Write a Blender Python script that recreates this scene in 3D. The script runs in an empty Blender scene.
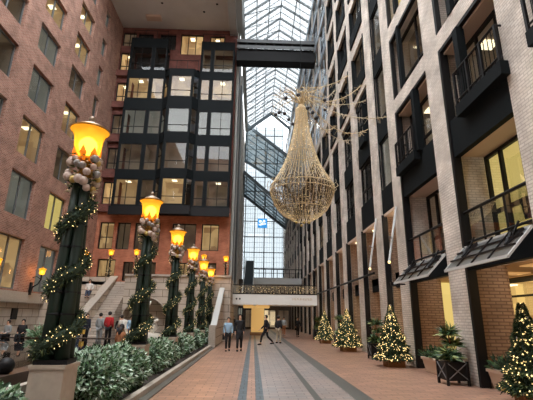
import bpy, bmesh, math, random
from mathutils import Vector, Matrix, Euler
random.seed(7)
C = bpy.context.scene.collection
SC = bpy.context.scene
PI = math.pi

# ------------------------------------------------------------------ camera, sky, exposure
cam_d = bpy.data.cameras.new('camera')
cam = bpy.data.objects.new('camera', cam_d); C.objects.link(cam)
cam_d.sensor_fit = 'HORIZONTAL'; cam_d.sensor_width = 36.0
cam_d.lens = 36.0*400.0/533.0
cam_d.clip_start = 0.05; cam_d.clip_end = 500
cam.matrix_world = Matrix.Translation((0, 0, 1.65)) @ Matrix((
    (0.99939181, -0.02163771, -0.02734635, 0),
    (-0.03233782, -0.28161386, -0.95898274, 0),
    (0.01304908, 0.95928382, -0.2821423, 0),
    (0, 0, 0, 1)))
SC.camera = cam
w = bpy.data.worlds.new('overcast_sky'); SC.world = w; w.use_nodes = True
bg = w.node_tree.nodes['Background']
bg.inputs[0].default_value = (0.93, 0.97, 1.0, 1)
bg.inputs[1].default_value = 6.5
SC.view_settings.view_transform = 'Standard'
SC.view_settings.look = 'None'
SC.view_settings.gamma = 1.0
SC.view_settings.exposure = 0.22
SC.view_settings.use_curve_mapping = False
SC.cycles.max_bounces = 7
SC.cycles.diffuse_bounces = 4
SC.cycles.glossy_bounces = 3
SC.cycles.transparent_max_bounces = 12
SC.cycles.transmission_bounces = 4
SC.cycles.use_denoising = True
SC.cycles.sample_clamp_indirect = 4.0
SC.cycles.caustics_reflective = False
SC.cycles.caustics_refractive = False

# ------------------------------------------------------------------ materials
MATS = {}
def srgb(r, g, b):
    f = lambda c: (c/255/12.92) if c/255 <= 0.04045 else ((c/255+0.055)/1.055)**2.4
    return (f(r), f(g), f(b), 1)
def mat(name, col, rough=0.7, metal=0.0, noise=0.0, nscale=3.0, emit=None, estr=0.0, spec=0.5, bump=0.0):
    m = bpy.data.materials.new(name); m.use_nodes = True
    nt = m.node_tree; b = nt.nodes['Principled BSDF']
    b.inputs['Roughness'].default_value = rough
    b.inputs['Metallic'].default_value = metal
    b.inputs['Specular IOR Level'].default_value = spec
    b.inputs['Base Color'].default_value = col
    if noise > 0:
        tc = nt.nodes.new('ShaderNodeTexCoord')
        n = nt.nodes.new('ShaderNodeTexNoise'); n.inputs['Scale'].default_value = nscale
        n.inputs['Detail'].default_value = 5
        nt.links.new(tc.outputs['Object'], n.inputs['Vector'])
        r = nt.nodes.new('ShaderNodeValToRGB')
        r.color_ramp.elements[0].position = 0.3; r.color_ramp.elements[1].position = 0.7
        r.color_ramp.elements[0].color = tuple(c*(1-noise) for c in col[:3])+(1,)
        r.color_ramp.elements[1].color = tuple(min(1, c*(1+noise)) for c in col[:3])+(1,)
        nt.links.new(n.outputs['Fac'], r.inputs[0]); nt.links.new(r.outputs[0], b.inputs['Base Color'])
        if bump:
            bp = nt.nodes.new('ShaderNodeBump'); bp.inputs['Strength'].default_value = bump
            nt.links.new(n.outputs['Fac'], bp.inputs['Height']); nt.links.new(bp.outputs[0], b.inputs['Normal'])
    if emit:
        b.inputs['Emission Color'].default_value = emit
        b.inputs['Emission Strength'].default_value = estr
    MATS[name] = m
    return m
def brickmat(name, c1, c2, mortar, bw, bh, rough=0.85, floor=False, msize=0.012, big=0.25, spec=0.3):
    m = bpy.data.materials.new(name); m.use_nodes = True
    nt = m.node_tree; N = nt.nodes; L = nt.links; b = N['Principled BSDF']
    b.inputs['Roughness'].default_value = rough
    b.inputs['Specular IOR Level'].default_value = spec
    tc = N.new('ShaderNodeTexCoord'); sx = N.new('ShaderNodeSeparateXYZ')
    L.new(tc.outputs['Object'], sx.inputs[0])
    cb = N.new('ShaderNodeCombineXYZ')
    if floor:
        L.new(sx.outputs[0], cb.inputs[0]); L.new(sx.outputs[1], cb.inputs[1])
    else:
        ge = N.new('ShaderNodeNewGeometry'); sn = N.new('ShaderNodeSeparateXYZ')
        L.new(ge.outputs['True Normal'], sn.inputs[0])
        ab = N.new('ShaderNodeMath'); ab.operation = 'ABSOLUTE'; L.new(sn.outputs[0], ab.inputs[0])
        gt = N.new('ShaderNodeMath'); gt.operation = 'GREATER_THAN'; gt.inputs[1].default_value = .5
        L.new(ab.outputs[0], gt.inputs[0])
        mx = N.new('ShaderNodeMix'); mx.data_type = 'FLOAT'
        L.new(gt.outputs[0], mx.inputs[0]); L.new(sx.outputs[0], mx.inputs[2]); L.new(sx.outputs[1], mx.inputs[3])
        L.new(mx.outputs[0], cb.inputs[0]); L.new(sx.outputs[2], cb.inputs[1])
    br = N.new('ShaderNodeTexBrick'); L.new(cb.outputs[0], br.inputs['Vector'])
    br.inputs['Scale'].default_value = 1.0
    br.inputs['Brick Width'].default_value = bw; br.inputs['Row Height'].default_value = bh
    br.inputs['Mortar Size'].default_value = msize
    br.inputs['Color1'].default_value = c1; br.inputs['Color2'].default_value = c2
    br.inputs['Mortar'].default_value = mortar
    n = N.new('ShaderNodeTexNoise'); n.inputs['Scale'].default_value = 1.3; n.inputs['Detail'].default_value = 6
    L.new(tc.outputs['Object'], n.inputs['Vector'])
    mr = N.new('ShaderNodeMapRange'); mr.inputs[1].default_value = .3; mr.inputs[2].default_value = .7
    mr.inputs[3].default_value = 1-big; mr.inputs[4].default_value = 1+big
    L.new(n.outputs['Fac'], mr.inputs[0])
    vm = N.new('ShaderNodeVectorMath'); vm.operation = 'SCALE'
    L.new(br.outputs['Color'], vm.inputs[0]); L.new(mr.outputs[0], vm.inputs['Scale'])
    L.new(vm.outputs[0], b.inputs['Base Color'])
    bp = N.new('ShaderNodeBump'); bp.inputs['Strength'].default_value = .25; bp.inputs['Distance'].default_value = .02
    L.new(br.outputs['Fac'], bp.inputs['Height']); bp.invert = True; L.new(bp.outputs[0], b.inputs['Normal'])
    MATS[name] = m
    return m
def glassmat(name, tint=(1, 1, 1, 1), refl=0.12, rough=0.02, graze=.4):
    m = bpy.data.materials.new(name); m.use_nodes = True
    nt = m.node_tree; N = nt.nodes; L = nt.links
    N.remove(N['Principled BSDF']); out = N['Material Output']
    t = N.new('ShaderNodeBsdfTransparent'); t.inputs[0].default_value = tint
    g = N.new('ShaderNodeBsdfGlossy'); g.inputs['Roughness'].default_value = rough
    lw = N.new('ShaderNodeLayerWeight'); lw.inputs['Blend'].default_value = .35
    mr = N.new('ShaderNodeMapRange'); mr.inputs[3].default_value = refl; mr.inputs[4].default_value = min(1, refl+graze)
    L.new(lw.outputs['Fresnel'], mr.inputs[0])
    mx = N.new('ShaderNodeMixShader'); L.new(mr.outputs[0], mx.inputs[0])
    L.new(t.outputs[0], mx.inputs[1]); L.new(g.outputs[0], mx.inputs[2]); L.new(mx.outputs[0], out.inputs[0])
    MATS[name] = m
    return m
def glowmat(name, c1, c2, strength, scale=1.2, base=(.3, .25, .2, 1)):
    """an interior surface with its room light put in as patchy emission"""
    m = mat(name, base, .8)
    nt = m.node_tree; N = nt.nodes; L = nt.links; b = N['Principled BSDF']
    tc = N.new('ShaderNodeTexCoord'); n = N.new('ShaderNodeTexVoronoi'); n.inputs['Scale'].default_value = scale
    n.distance = 'CHEBYCHEV'
    L.new(tc.outputs['Object'], n.inputs['Vector'])
    r = N.new('ShaderNodeValToRGB'); r.color_ramp.elements[0].color = c1; r.color_ramp.elements[1].color = c2
    sx = N.new('ShaderNodeSeparateColor'); L.new(n.outputs['Color'], sx.inputs[0])
    L.new(sx.outputs[0], r.inputs[0]); L.new(r.outputs[0], b.inputs['Emission Color'])
    b.inputs['Emission Strength'].default_value = strength  # the surface itself glows in place of room lighting
    return m

brickmat('brick_pink', srgb(164, 118, 102), srgb(134, 92, 78), srgb(168, 142, 128), .30, .10, msize=.016)
brickmat('brick_red', srgb(176, 112, 86), srgb(156, 96, 74), srgb(160, 112, 90), .30, .10)
brickmat('brick_red_dim', srgb(116, 70, 62), srgb(100, 60, 54), srgb(112, 78, 70), .30, .10)  # darker copy of the red brick; weaker light higher up put into the colour
brickmat('brick_pale', srgb(218, 210, 200), srgb(204, 194, 182), srgb(182, 172, 162), .24, .08, msize=.012)
brickmat('brick_tan', srgb(168, 142, 120), srgb(150, 124, 104), srgb(116, 96, 82), .30, .09, msize=.014)
brickmat('stone_blocks', srgb(192, 180, 166), srgb(178, 166, 152), srgb(110, 100, 90), 1.2, .5, msize=.02, big=.15)
brickmat('stone_steps', srgb(190, 178, 166), srgb(182, 170, 158), srgb(120, 110, 100), 2.0, .17, msize=.01, big=.12)
brickmat('paver_red', srgb(178, 138, 116), srgb(152, 118, 100), srgb(112, 92, 80), .40, .20, rough=.36, floor=True, msize=.012, big=.15, spec=.45)
brickmat('paver_blue', srgb(92, 104, 110), srgb(80, 92, 98), srgb(56, 62, 66), .19, .3, rough=.4, floor=True, msize=.012, big=.12, spec=.5)
brickmat('paver_sheen', srgb(160, 144, 136), srgb(138, 132, 130), srgb(104, 96, 92), .40, .20, rough=.34, floor=True, msize=.012, big=.15, spec=.5)  # greyer copy of the red paver, sky reflection put into its colour
mat('granite', srgb(88, 88, 84), .4, noise=.15, nscale=20)
mat('granite_pale', srgb(170, 160, 148), .6, noise=.12, nscale=14)
mat('pool_rim', srgb(70, 56, 48), .4)
mat('plaza_stone', srgb(110, 100, 92), .35, noise=.15, nscale=4)
mat('metal_black', srgb(22, 22, 24), .5, spec=.25)
mat('metal_dark', srgb(26, 30, 32), .6, spec=.06)
mat('metal_grey', srgb(120, 124, 126), .45, metal=.3)
mat('metal_blue', srgb(150, 164, 176), .35, metal=.3)
mat('mullion_grey', srgb(104, 108, 110), .5)
mat('rafter', srgb(150, 158, 160), .6)
mat('rafter_dark', srgb(100, 112, 118), .5)
mat('soffit_brown', srgb(206, 206, 204), .85, noise=.06, nscale=.6)
mat('soffit_beige', srgb(206, 184, 166), .8)
mat('gutter_grey', srgb(186, 188, 186), .7)
mat('room_tan', srgb(170, 140, 110), .8)
mat('room_dark', srgb(70, 60, 54), .8)
mat('column_green', srgb(22, 40, 30), .5, noise=.15, nscale=6, spec=.4)
mat('lamp_cap', srgb(160, 140, 120), .35, metal=.4)
mat('brass', srgb(150, 110, 50), .3, metal=.8)
mat('stone_pedestal', srgb(176, 162, 146), .7, noise=.1, nscale=6, bump=.1)
mat('leaf_pine', srgb(38, 56, 38), .8)
mat('leaf_pine_light', srgb(92, 104, 62), .8)
mat('leaf_green', srgb(84, 118, 76), .5)
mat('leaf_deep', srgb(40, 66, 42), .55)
mat('leaf_white', srgb(206, 224, 208), .6)
mat('leaf_sage', srgb(152, 184, 152), .55)
mat('leaf_yellow', srgb(150, 160, 96), .5)
mat('soil', srgb(50, 42, 36), .95, noise=.3, nscale=10)
mat('basket', srgb(140, 98, 60), .8, noise=.2, nscale=30)
mat('bauble_pearl', srgb(196, 176, 164), .4, metal=.15)
mat('bauble_gold', srgb(190, 164, 96), .35, metal=.4)
mat('bauble_silver', srgb(150, 146, 142), .35, metal=.4)
mat('bauble_black', srgb(60, 62, 68), .3, metal=.4)
mat('wire_gold', srgb(206, 184, 144), .5, emit=srgb(240, 205, 145), estr=.05)
mat('wire_pale', srgb(212, 196, 164), .6)
mat('net_wire', srgb(96, 80, 58), .6)
mat('bulb', srgb(255, 226, 160), .5, emit=srgb(255, 222, 150), estr=1.5)
mat('bulb_small', srgb(255, 236, 190), .5, emit=srgb(255, 226, 160), estr=1.0)
mat('bulb_hot', srgb(255, 240, 180), .5, emit=(1, .78, .22, 1), estr=9)
mat('petal', srgb(240, 130, 20), .5, emit=(1, .25, .01, 1), estr=.5)
mat('water_black', srgb(26, 24, 22), .03, spec=1.0)
mat('marble_white', srgb(226, 220, 208), .6)
mat('skin', srgb(206, 160, 132), .6)
mat('hair_dark', srgb(34, 28, 26), .7)
mat('cloth_black', srgb(30, 30, 34), .9)
mat('cloth_navy', srgb(36, 40, 58), .9)
mat('cloth_blue', srgb(156, 190, 216), .9)
mat('cloth_red', srgb(188, 40, 44), .9)
mat('cloth_white', srgb(220, 216, 210), .9)
mat('cloth_grey', srgb(150, 156, 158), .9)
mat('cloth_camel', srgb(156, 104, 70), .9)
mat('cloth_khaki', srgb(176, 162, 140), .9)
mat('cloth_denim', srgb(70, 82, 104), .9)
mat('bag_yellow', srgb(216, 176, 80), .7)
mat('screen_blue', srgb(70, 150, 214), .4, emit=srgb(60, 150, 220), estr=.8)
mat('screen_white', srgb(240, 245, 250), .4, emit=(1, 1, 1, 1), estr=.8)
mat('paper_white', srgb(224, 224, 220), .7)
mat('sign_gold', srgb(184, 160, 110), .5)
mat('terracotta', srgb(196, 172, 150), .8)
mat('escalator_dark', srgb(60, 66, 70), .4)
glassmat('glass', (.92, .95, .94, 1), .05)
glassmat('glass_dark', (.6, .64, .64, 1), .04, graze=.25)
glassmat('glass_roof', (.26, .268, .275, 1), .02)
glassmat('glass_far', (.125, .138, .145, 1), .02)
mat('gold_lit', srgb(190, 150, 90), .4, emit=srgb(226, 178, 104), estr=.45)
glassmat('glass_band', (.42, .49, .52, 1), .05)
glassmat('glass_clear', (.88, .92, .90, 1), .06)
m = mat('glass_frosted', srgb(130, 136, 136), .2, spec=.6)
_nt = m.node_tree; _tr = _nt.nodes.new('ShaderNodeBsdfTranslucent'); _tr.inputs[0].default_value = (.40, .44, .46, 1)
_mx = _nt.nodes.new('ShaderNodeMixShader'); _mx.inputs[0].default_value = .6
_nt.links.new(_nt.nodes['Principled BSDF'].outputs[0], _mx.inputs[1]); _nt.links.new(_tr.outputs[0], _mx.inputs[2]); _nt.links.new(_mx.outputs[0], _nt.nodes['Material Output'].inputs[0])
glowmat('room_lit', srgb(214, 176, 120), srgb(120, 84, 52), .75, 1.1)
glowmat('room_dim', srgb(112, 92, 70), srgb(44, 34, 28), .5, 1.2)
glowmat('room_black', srgb(40, 36, 34), srgb(18, 16, 16), .3, 1.0, base=(.02, .02, .02, 1))
glowmat('room_blind', srgb(176, 178, 168), srgb(140, 142, 134), .3, .5)
glowmat('room_yellow', srgb(222, 200, 120), srgb(200, 176, 100), .95, .5)
glowmat('shop_warm', srgb(240, 196, 120), srgb(150, 100, 56), .9, .8)
glowmat('shop_far', srgb(236, 210, 168), srgb(30, 26, 26), .8, .7)
mat('ceiling_lamp', (1, .95, .8, 1), .5, emit=(1, .86, .58, 1), estr=2.5)
mat('ceiling_lamp_white', (1, 1, 1, 1), .5, emit=(1, .93, .8, 1), estr=2.0)
# the orange glass of the street lamps: glowing, partly see-through
def shade_mat():
    m = bpy.data.materials.new('lamp_glass'); m.use_nodes = True
    nt = m.node_tree; N = nt.nodes; L = nt.links; N.remove(N['Principled BSDF'])
    e = N.new('ShaderNodeEmission'); e.inputs[0].default_value = (1.0, .36, .02, 1); e.inputs[1].default_value = 1.05
    t = N.new('ShaderNodeBsdfTranslucent'); t.inputs[0].default_value = (1, .6, .12, 1)
    p = N.new('ShaderNodeBsdfTransparent'); p.inputs[0].default_value = (1, .7, .2, 1)
    a = N.new('ShaderNodeMixShader'); a.inputs[0].default_value = .35
    L.new(e.outputs[0], a.inputs[1]); L.new(t.outputs[0], a.inputs[2])
    b = N.new('ShaderNodeMixShader'); b.inputs[0].default_value = .34
    L.new(a.outputs[0], b.inputs[1]); L.new(p.outputs[0], b.inputs[2])
    L.new(b.outputs[0], N['Material Output'].inputs[0]); MATS['lamp_glass'] = m
shade_mat()

# ------------------------------------------------------------------ mesh helpers
class MB:
    def __init__(s): s.v = []; s.f = []; s.m = []
    def quad(s, a, b, c, d, mi=0):
        n = len(s.v); s.v += [tuple(a), tuple(b), tuple(c), tuple(d)]; s.f.append((n, n+1, n+2, n+3)); s.m.append(mi)
    def box(s, x0, x1, y0, y1, z0, z1, mi=0):
        if x0 > x1: x0, x1 = x1, x0
        if y0 > y1: y0, y1 = y1, y0
        if z0 > z1: z0, z1 = z1, z0
        n = len(s.v)
        s.v += [(x, y, z) for x in (x0, x1) for y in (y0, y1) for z in (z0, z1)]
        for f in ((0, 1, 3, 2), (4, 6, 7, 5), (0, 4, 5, 1), (2, 3, 7, 6), (0, 2, 6, 4), (1, 5, 7, 3)):
            s.f.append(tuple(n+i for i in f)); s.m.append(mi)
    def beam(s, a, b, w, h, up=(0, 0, 1), mi=0):
        a = Vector(a); b = Vector(b); d = (b-a).normalized(); u = Vector(up)
        r = d.cross(u)
        if r.length < 1e-4: r = d.cross(Vector((1, 0, 0)))
        r.normalize(); u = r.cross(d)
        n = len(s.v)
        for p in (a, b):
            for i, j in ((-1, -1), (1, -1), (1, 1), (-1, 1)):
                s.v.append(tuple(p + r*(i*w/2) + u*(j*h/2)))
        for f in ((0, 3, 2, 1), (4, 5, 6, 7), (0, 1, 5, 4), (1, 2, 6, 5), (2, 3, 7, 6), (3, 0, 4, 7)):
            s.f.append(tuple(n+i for i in f)); s.m.append(mi)
    def tube(s, pts, r, seg=6, mi=0, caps=True):
        pts = [Vector(p) for p in pts]; n0 = len(s.v); N = len(pts)
        rs = r if isinstance(r, (list, tuple)) else [r]*N
        ref = None
        for i, p in enumerate(pts):
            d = (pts[min(i+1, N-1)]-pts[max(i-1, 0)])
            if d.length < 1e-9: d = Vector((0, 0, 1))
            d.normalize()
            if ref is None:
                ref = d.cross(Vector((0, 0, 1)))
                if ref.length < .05: ref = d.cross(Vector((1, 0, 0)))
            ref = (ref - d*ref.dot(d)).normalized(); q = d.cross(ref)
            for k in range(seg):
                a = 2*PI*k/seg; s.v.append(tuple(p+(ref*math.cos(a)+q*math.sin(a))*rs[i]))
        for i in range(N-1):
            for k in range(seg):
                k2 = (k+1) % seg
                s.f.append((n0+i*seg+k, n0+i*seg+k2, n0+(i+1)*seg+k2, n0+(i+1)*seg+k)); s.m.append(mi)
        if caps:
            s.f.append(tuple(n0+k for k in range(seg))[::-1]); s.m.append(mi)
            s.f.append(tuple(n0+(N-1)*seg+k for k in range(seg))); s.m.append(mi)
    def lathe(s, prof, seg=24, c=(0, 0, 0), mi=0, caps=True):
        n0 = len(s.v); N = len(prof)
        for r, z in prof:
            for k in range(seg):
                a = 2*PI*k/seg; s.v.append((c[0]+r*math.cos(a), c[1]+r*math.sin(a), c[2]+z))
        for i in range(N-1):
            for k in range(seg):
                k2 = (k+1) % seg
                s.f.append((n0+i*seg+k, n0+i*seg+k2, n0+(i+1)*seg+k2, n0+(i+1)*seg+k)); s.m.append(mi)
        if caps:
            s.f.append(tuple(n0+k for k in range(seg))[::-1]); s.m.append(mi)
            s.f.append(tuple(n0+(N-1)*seg+k for k in range(seg))); s.m.append(mi)
    def ball(s, c, r, seg=8, mi=0, sz=1.0):
        n = max(3, seg//2)
        s.lathe([(r*math.sin(PI*(i+.02)/(n+.04)), -r*sz*math.cos(PI*(i+.02)/(n+.04))) for i in range(n+1)], seg, c, mi)
    def octa(s, c, r, mi=0):
        n = len(s.v); x, y, z = c
        s.v += [(x+r, y, z), (x-r, y, z), (x, y+r, z), (x, y-r, z), (x, y, z+r), (x, y, z-r)]
        for f in ((0, 2, 4), (2, 1, 4), (1, 3, 4), (3, 0, 4), (2, 0, 5), (1, 2, 5), (3, 1, 5), (0, 3, 5)):
            s.f.append(tuple(n+i for i in f)); s.m.append(mi)
    def leaf(s, p, d, ln, wd, mi=0):
        """a folded leaf blade from p along d"""
        d = Vector(d).normalized(); r = d.cross(Vector((random.uniform(-1, 1), random.uniform(-1, 1), random.uniform(.2, 1))))
        if r.length < 1e-3: r = Vector((1, 0, 0))
        r.normalize(); u = r.cross(d); p = Vector(p); n = len(s.v)
        mid = p+d*ln*.5+u*ln*.08
        s.v += [tuple(p), tuple(mid+r*wd*.5), tuple(p+d*ln-u*ln*.1), tuple(mid-r*wd*.5)]
        s.f.append((n, n+1, n+2, n+3)); s.m.append(mi)
    def build(s, name, mats, parent=None, smooth=False, loc=None):
        me = bpy.data.meshes.new(name); me.from_pydata(s.v, [], s.f)
        if not isinstance(mats, (list, tuple)): mats = [mats]
        for q in mats: me.materials.append(MATS[q])
        me.polygons.foreach_set('material_index', s.m)
        if smooth: me.polygons.foreach_set('use_smooth', [True]*len(me.polygons))
        me.update()
        o = bpy.data.objects.new(name, me); C.objects.link(o)
        if parent: o.parent = parent
        if loc: o.location = loc
        return o
def tag(o, label=None, cat=None, group=None, kind=None):
    if label: o['label'] = label
    if cat: o['category'] = cat
    if group: o['group'] = group
    if kind: o['kind'] = kind
    return o
def empty(name, loc, rz=0):
    o = bpy.data.objects.new(name, None); C.objects.link(o); o.location = loc; o.rotation_euler.z = rz
    o.empty_display_size = .1
    return o
def copy_tree(o, parent=None):
    c = o.copy(); C.objects.link(c); c.parent = parent
    for ch in list(o.children): copy_tree(ch, c)
    return c
def struct(o): o['kind'] = 'structure'; return o

# ------------------------------------------------------------------ walls with openings
def wall_grid(name, axis, face, back, u0, u1, v0, v1, holes, material, skip=None):
    """axis 'x': wall in plane X=face..back, u=Y ; axis 'y': plane Y, u=X. holes (ua,ub,va,vb)"""
    us = sorted({u0, u1} | {h[i] for h in holes for i in (0, 1)}); vs = sorted({v0, v1} | {h[i] for h in holes for i in (2, 3)})
    us = [u for u in us if u0 <= u <= u1]; vs = [v for v in vs if v0 <= v <= v1]
    m = MB()
    def solid(i, j):
        if i < 0 or j < 0 or i >= len(us)-1 or j >= len(vs)-1: return False
        uc = (us[i]+us[i+1])/2; vc = (vs[j]+vs[j+1])/2
        return not any(h[0] < uc < h[1] and h[2] < vc < h[3] for h in holes)
    P3 = (lambda u, v, w: (w, u, v)) if axis == 'x' else (lambda u, v, w: (u, w, v))
    for i in range(len(us)-1):
        for j in range(len(vs)-1):
            if not solid(i, j): continue
            a, b, c, d = us[i], us[i+1], vs[j], vs[j+1]
            m.quad(P3(a, c, face), P3(b, c, face), P3(b, d, face), P3(a, d, face))
            m.quad(P3(a, c, back), P3(a, d, back), P3(b, d, back), P3(b, c, back))
            if not solid(i-1, j): m.quad(P3(a, c, face), P3(a, d, face), P3(a, d, back), P3(a, c, back))
            if not solid(i+1, j): m.quad(P3(b, c, face), P3(b, c, back), P3(b, d, back), P3(b, d, face))
            if not solid(i, j-1): m.quad(P3(a, c, face), P3(a, c, back), P3(b, c, back), P3(b, c, face))
            if not solid(i, j+1): m.quad(P3(a, d, face), P3(b, d, face), P3(b, d, back), P3(a, d, back))
    bm_o = struct(m.build(name, material))
    bm = bmesh.new(); bm.from_mesh(bm_o.data); bmesh.ops.remove_doubles(bm, verts=bm.verts, dist=1e-4)
    bmesh.ops.recalc_face_normals(bm, faces=bm.faces); bm.to_mesh(bm_o.data); bm.free()
    return bm_o
WN = [0]
def window(axis, face, inward, u0, u1, v0, v1, mull=(.5,), trans=(), frame='metal_black', glass='glass', room='room_dim',
           fw=.09, depth=1.3, lamps=0, mw=.07):
    """one window: the frame is the root; mullions, pane and the room seen behind are its parts"""
    WN[0] += 1
    P = (lambda u, v, w: (w, u, v)) if axis == 'x' else (lambda u, v, w: (u, w, v))
    s = 1 if inward > 0 else -1
    def bx(m, a, b, c, d, w0, w1, mi=0):
        p = P(a, c, w0); q = P(b, d, w1); m.box(p[0], q[0], p[1], q[1], p[2], q[2], mi)
    f = MB(); t = .10*s
    bx(f, u0, u1, v0, v0+fw, face, face+t); bx(f, u0, u1, v1-fw, v1, face, face+t)
    bx(f, u0, u0+fw, v0+fw, v1-fw, face, face+t); bx(f, u1-fw, u1, v0+fw, v1-fw, face, face+t)
    root = struct(f.build('window_%d' % WN[0], frame))
    if mull or trans:
        g = MB()
        for k in mull:
            c = u0+(u1-u0)*k; bx(g, c-mw/2, c+mw/2, v0+fw, v1-fw, face+.01*s, face+.09*s)
        for k in trans:
            c = v0+(v1-v0)*k; bx(g, u0+fw, u1-fw, c-mw/2, c+mw/2, face+.012*s, face+.088*s)
        g.build('window_mullion', frame, root)
    p = MB(); w_ = face+.05*s
    p.quad(P(u0+fw, v0+fw, w_), P(u1-fw, v0+fw, w_), P(u1-fw, v1-fw, w_), P(u0+fw, v1-fw, w_)); p.build('window_pane', glass, root)
    if room:
        r = MB(); a = face+.11*s; b = face+depth*s; e = .03
        A, B, Cc, D = u0+e, u1-e, v0+e, v1-e
        r.quad(P(A, Cc, b), P(B, Cc, b), P(B, D, b), P(A, D, b))
        r.quad(P(A, Cc, a), P(A, Cc, b), P(A, D, b), P(A, D, a))
        r.quad(P(B, Cc, a), P(B, D, a), P(B, D, b), P(B, Cc, b))
        r.quad(P(A, D, a), P(A, D, b), P(B, D, b), P(B, D, a))
        r.quad(P(A, Cc, a), P(B, Cc, a), P(B, Cc, b), P(A, Cc, b))
        r.build('room_interior', room, root)
        if lamps:
            q = MB()
            for k in range(lamps):
                c = A+(B-A)*(k+.5)/lamps+random.uniform(-.1, .1); wd = .22
                bx(q, c-wd, c+wd, D-.06, D-.02, a+.3*s, a+.75*s)
            q.build('ceiling_lamp', 'ceiling_lamp', root)
    return root

# ------------------------------------------------------------------ floor
def slab(name, x0, x1, y0, y1, z0, z1, material):
    m = MB(); m.box(x0, x1, y0, y1, z0, z1); return struct(m.build(name, material))
slab('floor', -60, 60, -40, 130, -.40, -.02, 'granite')
strips = [(-2.1, -.29, 'paver_red'), (-.29, -.10, 'paver_blue'), (-.10, .09, 'paver_red'), (.09, .27, 'paver_blue'), (.27, 1.34, 'paver_sheen'),
          (1.34, 1.50, 'granite'), (1.50, 2.22, 'paver_sheen'), (2.22, 2.62, 'granite'), (2.62, 9.0, 'paver_red')]
for i, (a, b, mt) in enumerate(strips):
    slab('floor_%d' % (i+1), a, b, -6, 80, -.02, 0, mt)
slab('floor_10', -14.5, -2.5, -6, 36, -.02, 0, 'plaza_stone')
m = MB(); m.box(-2.42, -2.28, 1, 23.7, -.02, .14); struct(m.build('trim_1', 'granite_pale'))
m = MB(); m.box(-2.28, -2.1, 1, 23.7, -.02, .03); struct(m.build('trim_2', 'granite'))
m = MB(); m.box(-2.50, -2.42, 1, 23.7, -.02, .06); struct(m.build('trim_3', 'metal_black'))

# the hall goes on behind the photographer but an unseen closure is added here to block bright sky
wall_grid('wall_sky_blocker', 'y', -14, -14.5, -15, 10, 0, 36, [(-13+k*4, -10.4+k*4, 1+z*3.7, 3.6+z*3.7) for k in range(6) for z in range(9)], 'brick_pink')
slab('wall_sky_blocker_core', -15, 10, -15.2, -15.0, 0, 36, 'room_dark')
slab('wall_left_front', -14.95, -14.5, -14, -6, 0, 31.2, 'brick_pink')
slab('wall_right_front', 5.9, 6.4, -14, -6, 0, 35.4, 'brick_pale')
# ------------------------------------------------------------------ left brick building
rows = [(3.1, 6.2), (7.4, 10.05), (11.15, 13.6), (14.85, 17.25), (18.5, 20.5), (21.6, 23.55), (24.75, 26.5), (27.9, 29.6)]
cols = [(-1.0, 1.7), (3.8, 6.5), (8.6, 11.3), (13.4, 16.1), (18.2, 21.1), (22.8, 25.5), (27.4, 30.0)]
holes = [(a, b, c, d) for a, b in cols for c, d in rows]
holes += [(31.95, 33.0, c, d) for c, d in rows[2:]]
shop_l = [(13.2, 16.2, .5, 2.1), (18.2, 21.1, .5, 2.1), (21.9, 23.2, .5, 2.1)]
wall_grid('wall_left', 'x', -14.5, -14.95, -6, 36.3, 2.4, 31.2, [h for h in holes if h[3] > 2.4], 'brick_pink')
wall_grid('wall_left_base', 'x', -14.4, -14.95, -6, 36.3, 0, 2.4, shop_l, 'stone_blocks')
m = MB(); m.box(-14.5, -14.15, -6, 30, 2.34, 2.55); struct(m.build('trim_4', 'granite_pale'))
m = MB(); m.box(-14.55, -14.44, -6, 36, 2.55, 3.0); struct(m.build('trim_5', 'granite_pale'))
rnd = random.Random(3)
for h in holes:
    if h[1] < 6: continue
    k = rnd.random()
    low = h[2] < 9
    room = 'room_yellow' if (low and k < .5) else ('room_lit' if k < .45 else ('room_dim' if k < .8 else 'room_blind'))
    if h[2] < 4: room = 'room_lit' if k < .5 else 'room_blind'
    window('x', -14.72, -1, h[0], h[1], h[2], h[3], mull=(.5,) if h[1]-h[0] > 2 else (), frame='mullion_grey', glass='glass_dark', room=room, lamps=2 if room == 'room_lit' and not low else 0, mw=.12)
for h in shop_l:
    window('x', -14.6, -1, *h, frame='metal_black', room='shop_warm', depth=.9)

# ------------------------------------------------------------------ back facade (dark bays over red brick)
bw = [(-14.2, -12.9, 7.4, 9.9), (-12.6, -11.4, 7.4, 9.9), (-11.0, -8.7, 7.4, 9.9), (-7.6, -5.4, 7.4, 9.9), (-4.9, -3.3, 7.4, 9.9),
      (-14.0, -12.4, 4.9, 6.5), (-11.7, -10.8, 4.6, 6.3), (-9.9, -8.8, 4.6, 6.3), (-7.4, -5.2, 4.6, 6.3), (-4.4, -3.4, 4.6, 6.3)]
tw = [(-12.8, -11.2, 28.6, 30.5), (-10.5, -8.8, 28.6, 30.5), (-8.3, -5.9, 28.1, 30.6), (-5.2, -3.6, 28.4, 30.5)]
lw_ = [(-14.4, -13.0, a, b) for a, b in ((11.6, 13.8), (15.1, 17.3), (18.8, 20.9), (22.4, 24.5), (25.9, 28.1), (28.9, 30.6))]
mod = [(-12.8, -9.3, 11.0, 27.9), (-9.3, -5.9, 11.0, 25.2), (-5.9, -2.6, 11.0, 27.9)]
wall_grid('wall_back', 'y', 36.3, 36.8, -14.5, -2.3, 4.2, 10.95, bw, 'brick_red')
wall_grid('wall_back_upper', 'y', 36.3, 36.8, -14.5, -2.3, 10.95, 31.2, tw+lw_+mod, 'brick_red_dim')
for i, h in enumerate(bw):
    window('y', 36.5, 1, *h, mull=(.5,), trans=(.45,) if i == 0 else (), room='room_lit' if i in (0, 4, 5, 8) else 'room_dim', frame='metal_black', glass='glass_dark')
for i, h in enumerate(tw):
    window('y', 36.45, 1, *h, mull=(.33, .66), room='room_lit' if i > 1 else 'room_black', lamps=1 if i > 1 else 0, frame='metal_black')
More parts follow.
